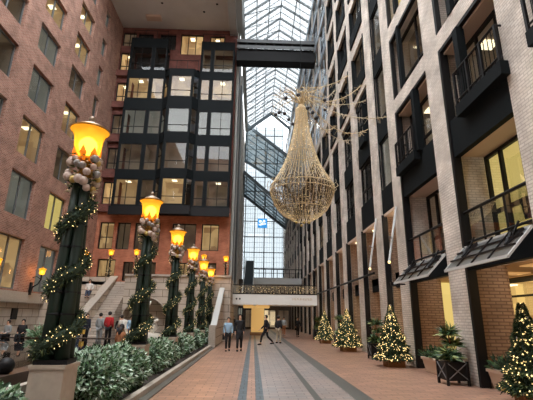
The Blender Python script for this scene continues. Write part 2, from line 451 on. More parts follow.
for i, h in enumerate(lw_):
    window('y', 36.45, 1, *h, mull=(.5,), trans=(.3,), room='room_lit' if i in (0, 3, 4) else 'room_dim', lamps=1 if i in (3, 4) else 0, frame='metal_black')
m = MB()   # brick ledges at each storey beside the bays
for z in (10.7, 14.0, 17.7, 21.4, 25.0): m.box(-14.5, -12.9, 35.9, 36.3, z+.1, z+.75)
struct(m.build('trim_6', 'brick_red_dim'))
slab('wall_leak_blocker', -14.9, -2.4, 38.6, 38.9, 4, 31.2, 'room_dark')  # added dark slab, keeps sky light from leaking through the bays
# dark metal bays: three vertical stacks
lv = [(11.3, 13.8), (14.7, 17.35), (18.4, 20.95), (22.2, 24.55), (25.4, 28.1)]
def stack(name, x0, x1, yf, levels, top, label, splay=0):
    holesb = []
    for a, b in levels:
        if splay: holesb.append((x0+.15, x1-.15, a, b))
        else:
            xm = x0+(x1-x0)*(.62 if name == 'l' else .34)
            holesb += [(x0+.18, xm-.12, a, b), (xm+.16, x1-.12, a, b)]
    m_ = wall_grid('wall_bay_'+label, 'y', yf, yf+.15, x0, x1, 10.9, top, holesb, 'metal_dark')
    for (a, b, c, d) in holesb:
        k = rnd.random(); li = [i for i, l_ in enumerate(lv) if abs(l_[0]-c) < .1][0]
        room = {4: 'room_black' if name == 'l' else 'room_dim', 3: 'room_lit', 2: 'room_blind', 1: 'room_dim', 0: 'room_lit'}[li]
        if li == 0 and k < .3: room = 'room_dim'
        wide = b-a > 1.9
        window('y', yf+.03, 1, a, b, c, d, mull=(.5,) if wide and not splay else (), trans=(.3,), room=room, lamps=1 if li in (3, 0) and wide else 0,
               frame='metal_black', glass='glass_dark', depth=1.6, fw=.06, mw=.05)
stack('l', -13.1, -9.3, 35.3, lv, 29.2, 'left')
stack('r', -5.9, -2.45, 35.3, lv, 29.0, 'right')
stack('c', -8.7, -6.4, 34.7, lv[:4], 25.3, 'centre', splay=1)
# splayed cheeks of the centre bay
for sx, xa, xb in ((-1, -9.3, -8.7), (1, -5.9, -6.4)):
    m = MB()
    zs = [10.9] + [z for l_ in lv[:4] for z in l_] + [25.3]
    for i in range(0, len(zs), 2):
        m.beam((xa, 35.3, (zs[i]+zs[i+1])/2), (xb, 34.7, (zs[i]+zs[i+1])/2), .12, zs[i+1]-zs[i])
    for a, b in lv[:4]:
        for t in (.06, .94):
            x = xa+(xb-xa)*t; y = 35.3-.6*t; m.beam((x, y, a), (x, y, b), .08, .08, up=(1, 0, 0))
        m.beam((xa, 35.3, (a+b)/2), (xb, 34.7, (a+b)/2), .06, .06)
    o = struct(m.build('wall_cheek', 'metal_dark'))
    g = MB()
    for a, b in lv[:4]: g.quad((xa, 35.3, a), (xb, 34.7, a), (xb, 34.7, b), (xa, 35.3, b))
    g.build('window_pane', 'glass_dark', o)
m = MB(); m.box(-13.2, -2.35, 35.1, 35.28, 10.35, 11.15); m.box(-9.35, -5.85, 34.5, 34.68, 10.35, 11.15); struct(m.build('trim_parapet', 'metal_black'))
m = MB(); m.box(-13.1, -2.4, 35.45, 36.3, 10.8, 10.92); m.box(-9.3, -5.9, 34.85, 35.45, 10.8, 10.92); struct(m.build('trim_7', 'brick_red'))
m = MB(); m.box(-9.3, -5.9, 34.9, 36.3, 25.2, 25.3); m.box(-13.1, -9.3, 35.45, 36.3, 28.2, 28.3); m.box(-5.9, -2.45, 35.45, 36.3, 28.2, 28.3)
m.box(-13.05, -12.9, 35.45, 36.3, 10.9, 28.2); m.box(-2.6, -2.45, 35.45, 36.8, 10.9, 28.2); struct(m.build('trim_8', 'metal_dark'))
# glass guard rails of the little roof terraces
for x0, x1, z, lb in ((-12.9, -9.4, 29.2, 'black guard rail on top of the left dark bay stack'), (-5.8, -2.5, 29.0, 'black guard rail on top of the right dark bay stack'), (-9.2, -6.0, 25.3, 'black guard rail on top of the lower central dark bay')):
    y = 35.35 if z > 26 else 34.75; m = MB()
    m.tube([(x0, y, z+.95), (x1, y, z+.95)], .03)
    for k in range(4): x = x0+(x1-x0)*k/3; m.tube([(x, y, z-.05), (x, y, z+.95)], .025)
    tag(m.build('guard_rail', 'metal_black'), lb, 'railing', 'guard rails on the dark bays')

# soffit over the hall and its pale gutter beam
slab('ceiling', -14.95, -3.1, 27.5, 37, 31.2, 31.6, 'soffit_brown')
m = MB(); m.box(-3.1, -2.35, 24, 37, 30.6, 32.2); m.box(-2.35, -1.75, 24, 37, 31.4, 34.3); struct(m.build('trim_9', 'gutter_grey'))
m = MB(); m.box(-11.6, -10.1, 34.2, 34.9, 30.95, 31.19)
tag(m.build('ceiling_vent', 'soffit_beige'), 'pale box grille fixed under the brown soffit', 'vent')
for i, (x, y) in enumerate(((-9.6, 32.6), (-5.6, 33.6), (-4.2, 32.5))):
    m = MB(); m.lathe([(.09, -.05), (.12, -.01)], 10); m.lathe([(.07, -.052), (.07, -.05)], 10)
    tag(m.build('recessed_downlight', 'metal_dark', loc=(x, y, 31.2)), ['round downlight in the brown soffit nearest the brick wall', 'round downlight in the brown soffit, the one furthest back', 'round downlight in the brown soffit nearest the pale beam'][i], 'ceiling light', 'downlights in the soffit')

# ------------------------------------------------------------------ far left wall beyond the corner
fholes = []
for k in range(11):
    y = 38.4+k*3.75
    for z in range(9): fholes.append((y, y+2.2, 1.0+z*3.65, 3.5+z*3.65))
wall_grid('wall_far_left', 'x', -2.3, -2.7, 36.8, 80, 0, 34.4, fholes, 'brick_pale')
for h in fholes:
    window('x', -2.45, -1, *h, mull=(.5,), room=rnd.choice(['room_dim', 'room_lit', 'room_black', 'room_dim']), frame='metal_dark', glass='glass_dark', depth=.8)
m = MB()
for y in (37.2, 41.2, 48.8): m.tube([(-2.15, y, 3.5), (-2.15, y, 34)], .12, 8)
struct(m.build('trim_10', 'gutter_grey'))
m = MB(); m.tube([(-2.1, 38.6, 3.5), (-2.1, 38.6, 30)], .1, 8); m.tube([(-2.1, 45, 3.5), (-2.1, 45, 30)], .1, 8)
struct(m.build('trim_11', 'metal_grey'))

# ------------------------------------------------------------------ right building
XR = 5.9
def nz(k): return k
piers = [(-6, -4.9), (-1.9, -.8), (2.2, 3.3), (6.9, 8.1), (11.05, 12.1), (15.2, 16.25), (18.0, 19.04), (21.7, 22.73), (25.45, 26.55), (29.0, 30.0), (32.9, 33.9)]
y = 36.75
while y < 79: piers.append((y, y+1.0)); y += 3.75
bays = [(piers[i][1], piers[i+1][0]) for i in range(len(piers)-1)]
up = [(10.75, 13.7), (14.45, 17.3), (18.1, 20.9), (21.7, 24.5), (25.3, 28.1), (28.9, 31.6), (32.4, 34.6)]
rh = []; near = []; strip = []; far = []
for (a, b) in bays:
    if b < 15.5:
        rh += [(a, b, 0, 10.1)]; near.append((a, b)); rh += [(a, b, c, d) for c, d in up]
    elif b-a < 2.0:
        rh += [(a, b, 0, 34.6)]; strip.append((a, b))
    else:
        rh += [(a, b, 0, 14.0)]; far.append((a, b)); rh += [(a, b, c, d) for c, d in up[1:]]
wall_grid('wall_right', 'x', XR, 6.9, -6, 80, 0, 35.4, rh, 'brick_pale')
m = MB(); m.box(6.9, 7.2, -6, 80, 35.0, 35.4); struct(m.build('ceiling_eaves', 'soffit_brown')); m = MB(); m.box(6.9, 9.2, -6, 80, 3.12, 3.5); struct(m.build('ceiling_shops', 'room_tan'))
GI = [0]
def balcony_box(y0, y1, z, out=.22):
    GI[0] += 1
    root = empty('balcony', (XR, (y0+y1)/2, z)); h = (y1-y0)/2
    m = MB(); m.box(-out, .5, -h, h, -.38, -.02); m.build('balcony_slab', 'metal_dark', root)
    m = MB(); m.tube([(.3, -h+.05, 1.0), (-out+.05, -h+.05, 1.0), (-out+.05, h-.05, 1.0), (.3, h-.05, 1.0)], .035, 6)
    m.tube([(-out+.05, -h+.05, .12), (-out+.05, h-.05, .12)], .025, 6); m.build('handrail', 'metal_black', root)
    m = MB()
    n = 12
    for k in range(n+1):
        yy = -h+.05+(2*h-.1)*k/n; m.box(-out+.04, -out+.06, yy-.006, yy+.006, 0, 1.0)
    m.build('baluster', 'metal_black', root)
    for k in range(4):
        m = MB(); yy = -h+.05+(2*h-.1)*k/3; m.box(-out+.02, -out+.08, yy-.035, yy+.035, 0, 1.02); m.build('post', 'metal_black', root)
    return root
def black_channel(y, x0=XR-.03):   # dark steel upright beside each near pier
    m = MB(); m.box(x0, 6.12, y-.12, y+.002, 0, 10.1); struct(m.build('trim_channel', 'metal_black'))
for i, (a, b) in enumerate(near):
    if i < 2: continue
    black_channel(b)
    m = MB(); m.box(XR-.02, 6.05, a, b-.12, 9.98, 10.1); m.box(XR-.02, 6.05, a, b-.12, 10.08-.01, 10.1); struct(m.build('trim_head', 'metal_black'))
    # spandrels
    m = MB(); m.box(XR+.02, 6.10, a, b-.12, 6.32, 7.5); m.box(XR+.02, 6.10, a, b-.12, 2.97, 3.65); struct(m.build('wall_spandrel', 'metal_dark'))
    m = MB(); m.box(6.10, 6.88, a, b-.12, 6.34, 6.46); m.box(6.0, 6.88, a, b-.12, 9.9, 9.97); struct(m.build('ceiling_soffit', 'soffit_beige'))
    lit = b > 8.2 and b < 12
    window('x', 6.80, 1, a+.02, b-.12, 3.65, 6.34, mull=(.42, .74), trans=(.36,), room='room_yellow' if lit else 'room_dim', fw=.1, depth=2.4, mw=.12, lamps=1 if lit else 0)
    window('x', 6.45, 1, a+.02, b-.12, 7.55, 9.9, mull=(.3, .65), trans=(.36,), room='room_dim', fw=.1, mw=.09, depth=2.0, lamps=2)
    m = MB()   # guard rail in front of the first-floor glazing
    m.tube([(6.0, a, 4.6), (6.0, b-.12, 4.6)], .045); m.tube([(6.0, a, 3.75), (6.0, b-.12, 3.75)], .035)
    for k in range(1, 3): yy = a+(b-a)*k/3; m.tube([(6.0, yy, 3.6), (6.0, yy, 4.6)], .03)
    o = m.build('rail_frame', 'metal_black'); o.name = 'window_guard'
    g = MB(); g.quad((6.0, a, 3.8), (6.0, b-.12, 3.8), (6.0, b-.12, 4.55), (6.0, a, 4.55)); g.build('glass_panel', 'glass_clear', o)
    tag(o, {2: 'black guard rail with glass at the right frame edge', 3: 'black guard rail with glass in front of the yellow lit office window', 4: 'black guard rail with glass across the first floor window left of the yellow office'}[i], 'railing', 'first floor window guards')
    # vertical black post and balcony
    m = MB(); yy = a+1.72 if i != 4 else a+1.05
    m.box(5.78, 6.02, yy-.12, yy+.12, 7.5, 9.97); struct(m.build('trim_post', 'metal_dark'))
    bl = balcony_box(a-.15, a+2.0, 7.58) if i == 3 else balcony_box(a+1.1, b-.1 if i == 4 else b+.12, 7.58)
    tag(bl, {2: 'black metal balcony cut by the top right corner of the picture', 3: 'black metal balcony above the yellow lit office window', 4: 'black metal balcony one bay left of the yellow office, beside the pale pier'}[i], 'balcony', 'near balconies')
    # shopfront with its warm ceiling lamps and an added warm fill light
    for zz, xx, en in ((2.8, 7.8, 24),):
        L = bpy.data.lights.new('shop_fill', 'POINT'); L.energy = en; L.color = (1, .74, .42); L.shadow_soft_size = .12
        lo = bpy.data.objects.new('shop_fill', L); C.objects.link(lo); lo.location = (xx, (a+b)/2, zz)
    window('x', 8.9, 1, a-1.0, b+1.0-.02, .0, 3.0, mull=(.3, .62), trans=(.82,), room='shop_warm', frame='metal_black', fw=.1, depth=2.0, lamps=2)
    m = MB(); m.box(7.3, 8.6, b-.9, b-.2, 3.08, 3.115); m.box(7.3, 8.6, a+.2, a+.9, 3.08, 3.115); struct(m.build('ceiling_lamp_panel', 'shop_warm'))
    m = MB(); m.box(6.12, 7.0, b-.02, b+.03, 0, 3.12); m.box(6.905, 7.1, b+.03, b+1.0, 0, 3.11); struct(m.build('wall_return', 'brick_tan'))
    for j, (c, d) in enumerate(up):
        window('x', 6.35, 1, a, b, c, d, mull=(.45,), trans=(.3,), room=rnd.choice(['room_lit', 'room_dim', 'room_yellow']), frame='metal_black', depth=1.2, lamps=1, fw=.12, mw=.1)
        if d < 22 and b > 7:
            m = MB(); m.box(XR-.02, 6.04, b-.14, b, c, d); m.box(XR-.02, 6.04, a, b-.14, d-.14, d); struct(m.build('trim_reveal', 'metal_black'))
            m = MB(); yy = b-1.0; m.box(5.85, 6.0, yy-.1, yy+.1, c, d); struct(m.build('trim_post', 'metal_dark'))
for (a, b) in strip:
    lev = [(7.5, 9.9), (11.0, 13.6), (14.6, 17.3), (18.3, 21), (21.9, 24.6), (25.6, 28.2), (29.2, 32)]
    m = MB(); zz = [6.35]+[z for l_ in lev for z in l_]+[34.6]
    for i in range(0, len(zz), 2): m.box(6.0, 6.4, a, b, zz[i], zz[i+1])
    m.box(5.98, 6.02, b-.1, b, 6.35, 34.6); struct(m.build('wall_spandrel', 'metal_dark'))
    for j, (c, d) in enumerate(lev): window('x', 6.05, 1, a, b-.1, c, d, mull=(), trans=(), room='room_blind' if j < 2 else 'room_dim', glass='glass_mirror' if j else 'glass', fw=.07) if False else window('x', 6.05, 1, a, b-.1, c, d, mull=(), room='room_blind' if j == 0 else 'room_dim', glass='glass' if j == 0 else 'glass_dark', fw=.07)
# the far bays: dark steel infill with projecting boxes over a two-storey arcade
def oriel(y0, y1, z0, z1, out, room):
    root = window('x', XR-out, 1, y0, y1, z0, z1, mull=(.5,), trans=(.35,), room=room, frame='metal_black', depth=out+.35, fw=.08)
    m = MB(); m.box(XR-out, 6.2, y0, y1, z0-.5, z0-.01); m.box(XR-out, 6.2, y0, y1, z1+.01, z1+.12)
    m.box(XR-out+.02, 6.2, y0-.05, y0-.01, z0-.5, z1+.1); m.box(XR-out+.02, 6.2, y1+.01, y1+.05, z0-.5, z1+.1)
    m.build('box_casing', 'metal_dark', root)
for i, (a, b) in enumerate(far+strip):
    if (a, b) in strip:
        m = MB(); m.box(6.0, 7.3, a, b, 6.22, 6.34); struct(m.build('ceiling_soffit', 'soffit_beige'))
    else:
        m = MB(); m.box(6.0, 6.35, a, b, 6.35, 7.7); m.box(6.0, 6.35, a, b, 10.0, 11.2); m.box(6.0, 6.35, a, b, 13.6, 14.0); struct(m.build('wall_spandrel', 'metal_dark'))
        m = MB(); m.box(6.0, 7.3, a, b, 6.22, 6.34); struct(m.build('ceiling_soffit', 'soffit_beige'))
        if a < 60:
            for (c, d) in ((7.7, 10.0), (11.2, 13.6)):
                window('x', 6.1, 1, a, b, c, d, mull=(.35, .7), trans=(.35,), room=rnd.choice(['room_black', 'room_dim', 'room_black', 'room_lit']), frame='metal_black', glass='glass_dark', fw=.12, mw=.1, depth=.8)
            if i % 2 == 0 and a < 50: oriel(a+.7, b-.9, 11.4, 13.2, .1, 'room_dim')
        for j, (c, d) in enumerate(up[1:]):
            blue = a > 27 and c > 17
            window('x', 6.05 if not blue else 5.94, 1, a, b, c, d, mull=(.5,), trans=(.4,), room=rnd.choice(['room_dim', 'room_black', 'room_black']), frame='metal_black' if not blue else 'metal_blue', glass='glass_dark' if not blue else 'glass', fw=.1, mw=.09, depth=.9)
            if not blue and a < 60:
                m = MB(); yy0 = a+.05; m.box(5.82, 6.05, a+.02, b-.02, c, c+.8); m.box(5.86, 6.04, a, a+.12, c, d); m.box(5.86, 6.04, b-.12, b, c, d); struct(m.build('trim_sill', 'metal_dark'))
            if blue:
                m = MB(); m.box(5.84, 5.93, a-.3, b+.3, d+.02, d+.76); struct(m.build('trim_band', 'metal_blue'))
    # arcade: downlight in the soffit, mezzanine edge, glass, inner wall and shop
    if a < 34:
        L = bpy.data.lights.new('arcade_fill', 'POINT'); L.energy = 9; L.color = (1, .76, .5); L.shadow_soft_size = .1  # added warm light, gives the inner walls their tan glow
        lo = bpy.data.objects.new('arcade_fill', L); C.objects.link(lo); lo.location = (6.5, (a+b)/2, 6.0)
        L = bpy.data.lights.new('arcade_fill', 'POINT'); L.energy = 6; L.color = (1, .76, .5); L.shadow_soft_size = .1  # second added light low down, warms the ground floor
        lo = bpy.data.objects.new('arcade_fill', L); C.objects.link(lo); lo.location = (6.6, (a+b)/2, 2.7)
        m = MB()
        for q in (.3, .7): m.lathe([(.07, 6.17), (.09, 6.22)], 8, (6.4, a+(b-a)*q, 0))
        struct(m.build('ceiling_downlights', 'ceiling_lamp'))
    m = MB(); m.box(6.9, 7.1, a-.6, b+.6, 4.7, 6.3); m.box(6.2, 6.9, b-.02, b+.04, 0, 6.22); struct(m.build('wall_return', 'brick_tan'))
    m = MB(); m.box(6.35, 7.1, a-.02, b+.02, 3.3, 3.65); m.box(6.35, 6.45, a, b, 3.0, 3.65); struct(m.build('trim_edge', 'metal_dark'))
    window('x', 6.95, 1, a-.4, b+.4, 3.65, 4.7, mull=(.33, .66), room='room_dim', glass='glass', frame='metal_black', depth=.6)
    window('x', 7.1, 1, a-.4, b+.4, 0, 3.1, mull=(.5,), trans=(.8,), room='shop_warm' if i % 3 != 1 else 'room_yellow', frame='metal_black', depth=1.6, lamps=1)
    m = MB(); m.box(XR, 6.15, b-.1, b, 0, 6.3); struct(m.build('trim_channel', 'metal_black'))
m = MB(); m.tube([(5.78, 19.3, 3.78), (5.78, 41, 3.78)], .06, 8)
for yy in (22.2, 26, 29.5, 33.4, 37.2, 40.9): m.tube([(5.78, yy, 3.78), (5.95, yy, 3.78)], .04)
tag(m.build('pipe_rail', 'metal_black'), 'long black pipe running along the far right piers above the shops', 'pipe')
slab('wall_right_shell', 11.4, 11.8, -6, 82, 0, 36, 'room_dark')
slab('wall_right_cap', 9.3, 11.4, -6, 80, 6.5, 7.0, 'room_dark')

# ------------------------------------------------------------------ glass roof
RX, RZ, LX, LZ, RRX, RRZ = 2.62, 38.0, -1.75, 34.4, 5.9, 35.4
Y0, Y1 = 18.0, 66.0
m = MB(); n = 44
for i in range(n+1):
    y = Y0+(Y1-Y0)*i/n; big = i % 2 == 0
    s_ = .14 if big else .05
    m.beam((LX, y, LZ), (RX, y, RZ), s_, s_*1.5); m.beam((RX, y, RZ), (RRX+.4, y, RRZ), s_, s_*1.5)
for t in (.0, .33, .66, 1): m.beam((LX+(RX-LX)*t, Y0, LZ+(RZ-LZ)*t), (LX+(RX-LX)*t, Y1, LZ+(RZ-LZ)*t), .10, .12)
for t in (.5, 1): m.beam((RX+(RRX-RX)*t, Y0, RZ+(RRZ-RZ)*t), (RX+(RRX-RX)*t, Y1, RZ+(RRZ-RZ)*t), .10, .12)
for i in range(0, n, 2):
    y = Y0+(Y1-Y0)*i/n; y2 = Y0+(Y1-Y0)*(i+2)/n
    m.tube([(LX, y, LZ), (RX, y2, RZ)], .05, 5)
struct(m.build('ceiling_glass_frame', 'rafter'))
m = MB(); m.quad((LX, Y0, LZ+.1), (RX, Y0, RZ+.1), (RX, Y1, RZ+.1), (LX, Y1, LZ+.1)); m.quad((RX, Y0, RZ+.1), (RRX+.4, Y0, RRZ+.1), (RRX+.4, Y1, RRZ+.1), (RX, Y1, RZ+.1))
struct(m.build('ceiling_glass', 'glass_roof'))
m = MB(); m.beam((LX-.3, 66, LZ-.5), (RX, 66, RZ-.4), .35, .5); m.beam((RX, 66, RZ-.4), (RRX+.2, 66, RRZ-.9), .35, .5)
struct(m.build('trim_12', 'rafter_dark')); m = MB(); m.box(-2.2, -1.7, 36.8, 66, 33.9, 34.8); struct(m.build('trim_19', 'gutter_grey'))
# sloping glazed bands across the far end
def band(tl, tr, br, bl, nm):
    tl, tr, br, bl = map(Vector, (tl, tr, br, bl)); f = MB()
    for a, b in ((tl, tr), (bl, br)): f.beam(a, b, .45, .45)
    f.beam(tl, bl, .3, .3); f.beam(tr, br, .3, .3)
    for k in range(1, 6): f.beam(tl.lerp(bl, k/6), tr.lerp(br, k/6), .12, .12)
    for k in (1, 2, 3): f.beam(tl.lerp(tr, k/4), bl.lerp(br, k/4), .14, .14)
    o = struct(f.build('ceiling_'+nm, 'rafter_dark'))
    g = MB(); g.quad(tl, tr, br, bl); g.build('glass_panel', 'glass_band', o)
band((-1.9, 67, 35.7), (5.9, 67, 29.5), (5.9, 74, 26.1), (-2.3, 74, 31.5), 'band_upper')
band((-2.2, 67, 26.5), (5.9, 67, 19.4), (5.9, 74, 17.8), (-2.3, 74, 24.35), 'band_lower')
# end glass wall
m = MB()
for k in range(5): x = -2.0+k*1.95; m.box(x-.10, x+.07, 80, 80.2, 7.8, 42)
for k in range(11): z = 7.8+k*3.2; m.box(-2.3, 5.9, 80.01, 80.19, z-.07, z+.07)
struct(m.build('window_end', 'metal_dark'))
o = bpy.data.objects['window_end']
m = MB()
for k in range(34): z = 8.2+k*1.0; m.box(-2.3, 5.9, 80.05, 80.1, z-.02, z+.02)
for k in range(16): x = -2+k*.5; m.box(x-.02, x+.02, 80.05, 80.1, 7.8, 42)
m.build('window_mullion', 'mullion_grey', o)
m = MB(); m.quad((-2.3, 80.12, 7.8), (5.9, 80.12, 7.8), (5.9, 80.12, 42), (-2.3, 80.12, 42)); m.build('window_pane', 'glass_far', o)
slab('wall_end', -3, 10, 80, 80.4, 0, 7.6, 'room_dark')
slab('wall_end_side', 5.9, 7, 79.0, 80, 0, 36, 'brick_pale')
r_ = empty('blue_screen', (1.5, 79.8, 20.15))
m = MB(); m.box(-.95, .95, -.06, .06, -.95, .95); m.build('screen_panel', 'screen_blue', r_)
m = MB()
for x, z in ((-.45, .35), (.35, .4)): m.ball((x, -.08, z), .28, 10)
m.beam((-.7, -.08, -.35), (.7, -.08, -.1), .05, .28); m.beam((-.35, -.08, -.4), (.1, -.08, .3), .05, .16)
m.build('white_mark', 'screen_white', r_)
tag(r_, 'square blue banner with a white mark hanging on the far glass wall', 'banner')
# dark footbridge high up between the buildings
r_ = empty('footbridge', (1.5, 36.2, 27.1))
L_ = 3.79
m = MB(); m.box(-L_, L_+.6, -.55, .55, 0, .2); m.box(-L_, L_+.6, -.55, .55, 2.35, 2.5); m.build('deck', 'metal_black', r_)
m = MB(); m.box(-L_, L_+.6, -.61, -.56, 0, 1.15); m.build('lower_panel', 'metal_black', r_)
m = MB(); m.box(-L_, L_+.6, -.63, -.56, 1.5, 1.85); m.box(-L_, L_+.6, -.61, -.56, 2.2, 2.6); m.build('upper_girder', 'metal_grey', r_)
m = MB(); m.box(-L_, L_+.6, .56, .6, .8, 1.3); m.box(-L_, L_+.6, .56, .6, 1.9, 2.3); m.build('rear_girder', 'metal_black', r_)
for k in range(9):
    m = MB(); x = -L_+.1+k*(2*L_)/8; m.box(x-.05, x+.05, -.6, -.54, 1.1, 2.3); m.build('post', 'metal_black', r_)
tag(r_, 'dark steel footbridge spanning high between the two buildings', 'footbridge')

# ------------------------------------------------------------------ terrace, stairs and niche
TY = 30.0
def arc_wall():
    m = MB(); x0, x1, z1 = -9.4, -2.45, 4.45; cx, cz, r = -7.76, 1.35, 1.58
    n = 20; arc = [(cx+r*math.cos(PI-PI*i/n), cz+r*math.sin(PI-PI*i/n)) for i in range(n+1)]
    for i in range(n):
        (a, b), (c, d) = arc[i], arc[i+1]
        m.quad((a, TY, b), (c, TY, d), (c, TY, z1), (a, TY, z1)); m.quad((a, TY, b), (a, TY+1.2, b), (c, TY+1.2, d), (c, TY, d))
    m.quad((x0, TY, 0), (cx-r, TY, 0), (cx-r, TY, z1), (x0, TY, z1)); m.quad((cx+r, TY, 0), (x1, TY, 0), (x1, TY, z1), (cx+r, TY, z1))
    m.quad((cx-r, TY, 0), (cx-r, TY+1.2, 0), (cx-r, TY+1.2, cz), (cx-r, TY, cz)); m.quad((cx+r, TY, 0), (cx+r, TY, cz), (cx+r, TY+1.2, cz), (cx+r, TY+1.2, 0))
    m.quad((cx-r, TY+1.2, 0), (cx+r, TY+1.2, 0), (cx+r, TY+1.2, cz+r), (cx-r, TY+1.2, cz+r))
    m.quad((x1, TY, 0), (x1, 36.3, 0), (x1, 36.3, z1), (x1, TY, z1)); m.quad((x0, TY, 0), (x0, TY, z1), (x0, 33, z1), (x0, 33, 0))
    m.quad((x0, TY, z1), (x1, TY, z1), (x1, TY+.4, z1), (x0, TY+.4, z1)); m.quad((x0, TY+.4, 4.0), (x0, TY+.4, z1), (x1, TY+.4, z1), (x1, TY+.4, 4.0))
    struct(m.build('wall_terrace', 'stone_blocks'))
arc_wall()
m = MB(); n = 20; cx, cz = -7.76, 1.35
for i in range(n):
    for (r0, r1) in ((1.58, 1.63),):
        a0, a1 = PI-PI*i/n, PI-PI*(i+1)/n
        p = lambda a, r: (cx+r*math.cos(a), TY-.06, cz+r*math.sin(a))
        m.quad(p(a0, r0), p(a1, r0), p(a1, r1), p(a0, r1))
        q = lambda a, r: (cx+r*math.cos(a), TY+.01, cz+r*math.sin(a)); m.quad(p(a0, r1), p(a1, r1), q(a1, r1), q(a0, r1)); m.quad(p(a0, r0), q(a0, r0), q(a1, r0), p(a1, r0))
struct(m.build('trim_13', 'granite_pale'))
slab('floor_terrace', -14.5, -2.55, 31.6, 36.3, 3.9, 4.15, 'stone_blocks')
slab('trim_14', -9.4, -1.65, TY-.12, TY+.5, 4.45, 4.6, 'granite_pale')
slab('wall_landing_left', -14.5, -10.95, 28.4, 31.6, 0, 3.05, 'stone_blocks')
slab('wall_landing_rear', -14.5, -10.95, 31.6, 32.0, 3.05, 4.5, 'stone_blocks')
m = MB(); N = 18
for k in range(N): m.box(-10.6, -9.42, 26.2+k*.3, 26.2+(k+1)*.3+.02 if k < N-1 else 31.8, 0, 4.0*(k+1)/N)
struct(m.build('floor_stairs', 'stone_steps'))
def sloped(name, x0, x1, ya, za, yb, zb, th, material, base=0.0):
    m = MB(); n = len(m.v)
    for x in (x0, x1): m.v += [(x, ya, max(base, za-th)), (x, yb, max(base, zb-th)), (x, yb, zb), (x, ya, za)]
    for f in ((0, 1, 2, 3), (4, 7, 6, 5), (0, 4, 5, 1), (3, 2, 6, 7), (0, 3, 7, 4), (1, 5, 6, 2)): m.f.append(f); m.m.append(0)
    return m.build(name, material)
struct(sloped('wall_balustrade_left', -10.95, -10.6, 25.9, 1.25, 31.6, 4.45, 6, 'stone_blocks'))
struct(sloped('trim_15', -11.05, -10.5, 25.8, 1.33, 31.7, 4.6, .16, 'granite_pale'))
slab('wall_newel_left', -11.1, -10.45, 25.4, 25.95, 0, 1.5, 'granite_pale')
# side stairs right of the niche with pale balustrade coming towards the walkway
struct(sloped('wall_balustrade_right', -2.42, -2.14, 24.3, .95, 29.8, 3.5, 6, 'stone_blocks'))
struct(sloped('trim_16', -2.46, -2.1, 24.2, 1.1, 29.8, 3.7, .15, 'gutter_grey'))
slab('wall_newel_right', -2.48, -2.1, 23.8, 24.25, 0, 1.2, 'granite_pale')
slab('wall_terrace_right', -2.45, -1.68, 30.0, 36.2, 0, 4.44, 'stone_blocks')
# ------------------------------------------------------------------ lower retail bridge and what lies beyond
r_ = empty('retail_bridge', (1.6, 33.6, 2.62))
m = MB(); m.box(-3.27, 3.5, -.7, 2.6, 0, .82); m.build('fascia', 'paper_white', r_)
m = MB(); m.box(-3.27, 3.5, -.72, -.66, .82, .9); m.tube([(-3.27, -.6, 1.55), (3.5, -.6, 1.55)], .04)
for k in range(16): x = -3.2+k*.44; m.tube([(x, -.6, .85), (x, -.6, 1.55)], .02, 5)
m.build('railing', 'metal_black', r_)
m = MB(); random.seed(5)
for k in range(620): x = random.uniform(-3.2, 3.5); m.octa((x, -.66+random.uniform(-.06, .06), random.uniform(.85, 1.5)), random.uniform(.012, .03), random.choice((0, 0, 0, 0, 1)))
for k in range(60): x = -3.2+k*6.7/60; m.tube([(x, -.64, 1.52), (x+random.uniform(-.05, .05), -.66, random.uniform(.7, 1.0))], .012, 4, mi=0)
tag(m.build('icicle_lights', ['cloth_khaki', 'bulb_small'], r_), kind='stuff')
m = MB()
for x in (-2.95, -2.68): m.ball((x, -.72, .45), .07, 8)
m.build('sign_dot', 'metal_black', r_)
m = MB()   # row of small raised characters, too small to read
for k in range(13):
    x = 1.5+k*.13; m.box(x, x+.025, -.72, -.7, .40, .54)
    if k % 3: m.box(x, x+.08, -.72, -.7, .40, .425)
    if k % 2: m.box(x, x+.08, -.72, -.7, .515, .54)
m.build('sign_lettering', 'sign_gold', r_)
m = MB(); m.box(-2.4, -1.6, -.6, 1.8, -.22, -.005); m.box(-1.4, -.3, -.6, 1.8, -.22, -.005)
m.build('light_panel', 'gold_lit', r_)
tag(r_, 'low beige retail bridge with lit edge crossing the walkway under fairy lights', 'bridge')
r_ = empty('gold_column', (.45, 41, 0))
m = MB(); m.box(-.62, .62, -.5, .5, .3, 3.1); m.build('shaft', 'gold_lit', r_)  # lit look of the shaft is put in as emission
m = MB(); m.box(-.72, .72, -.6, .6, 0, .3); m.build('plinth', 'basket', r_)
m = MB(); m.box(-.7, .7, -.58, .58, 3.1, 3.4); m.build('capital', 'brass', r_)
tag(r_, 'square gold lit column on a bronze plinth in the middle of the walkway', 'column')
r_ = empty('upper_gallery', (2.2, 50, 5.6))
m = MB(); m.box(-2.3, 3.7, 0, 4, 0, .75); m.build('slab_edge', 'gutter_grey', r_)
m = MB(); m.tube([(-2.3, 0, 1.8), (3.7, 0, 1.8)], .05); m.tube([(-2.3, 0, 1.3), (3.7, 0, 1.3)], .03)
for k in range(9): x = -2.3+k*.75; m.tube([(x, 0, .75), (x, 0, 1.8)], .04)
m.build('railing', 'metal_black', r_)
tag(r_, 'pale upper gallery slab with black railing beyond the retail bridge', 'gallery')
r_ = empty('escalator', (-.55, 44, 0))
m = MB(); m.beam((0, -6, 3.4), (0, 6, 8.2), .9, .5); m.build('truss', 'metal_dark', r_)
m = MB()
for s in (-.5, .5): m.beam((s, -6, 3.8), (s, 6, 8.6), .05, .35)
m.build('balustrade', 'gutter_grey', r_)
tag(r_, 'dark escalator with pale sides rising behind the retail bridge', 'escalator')
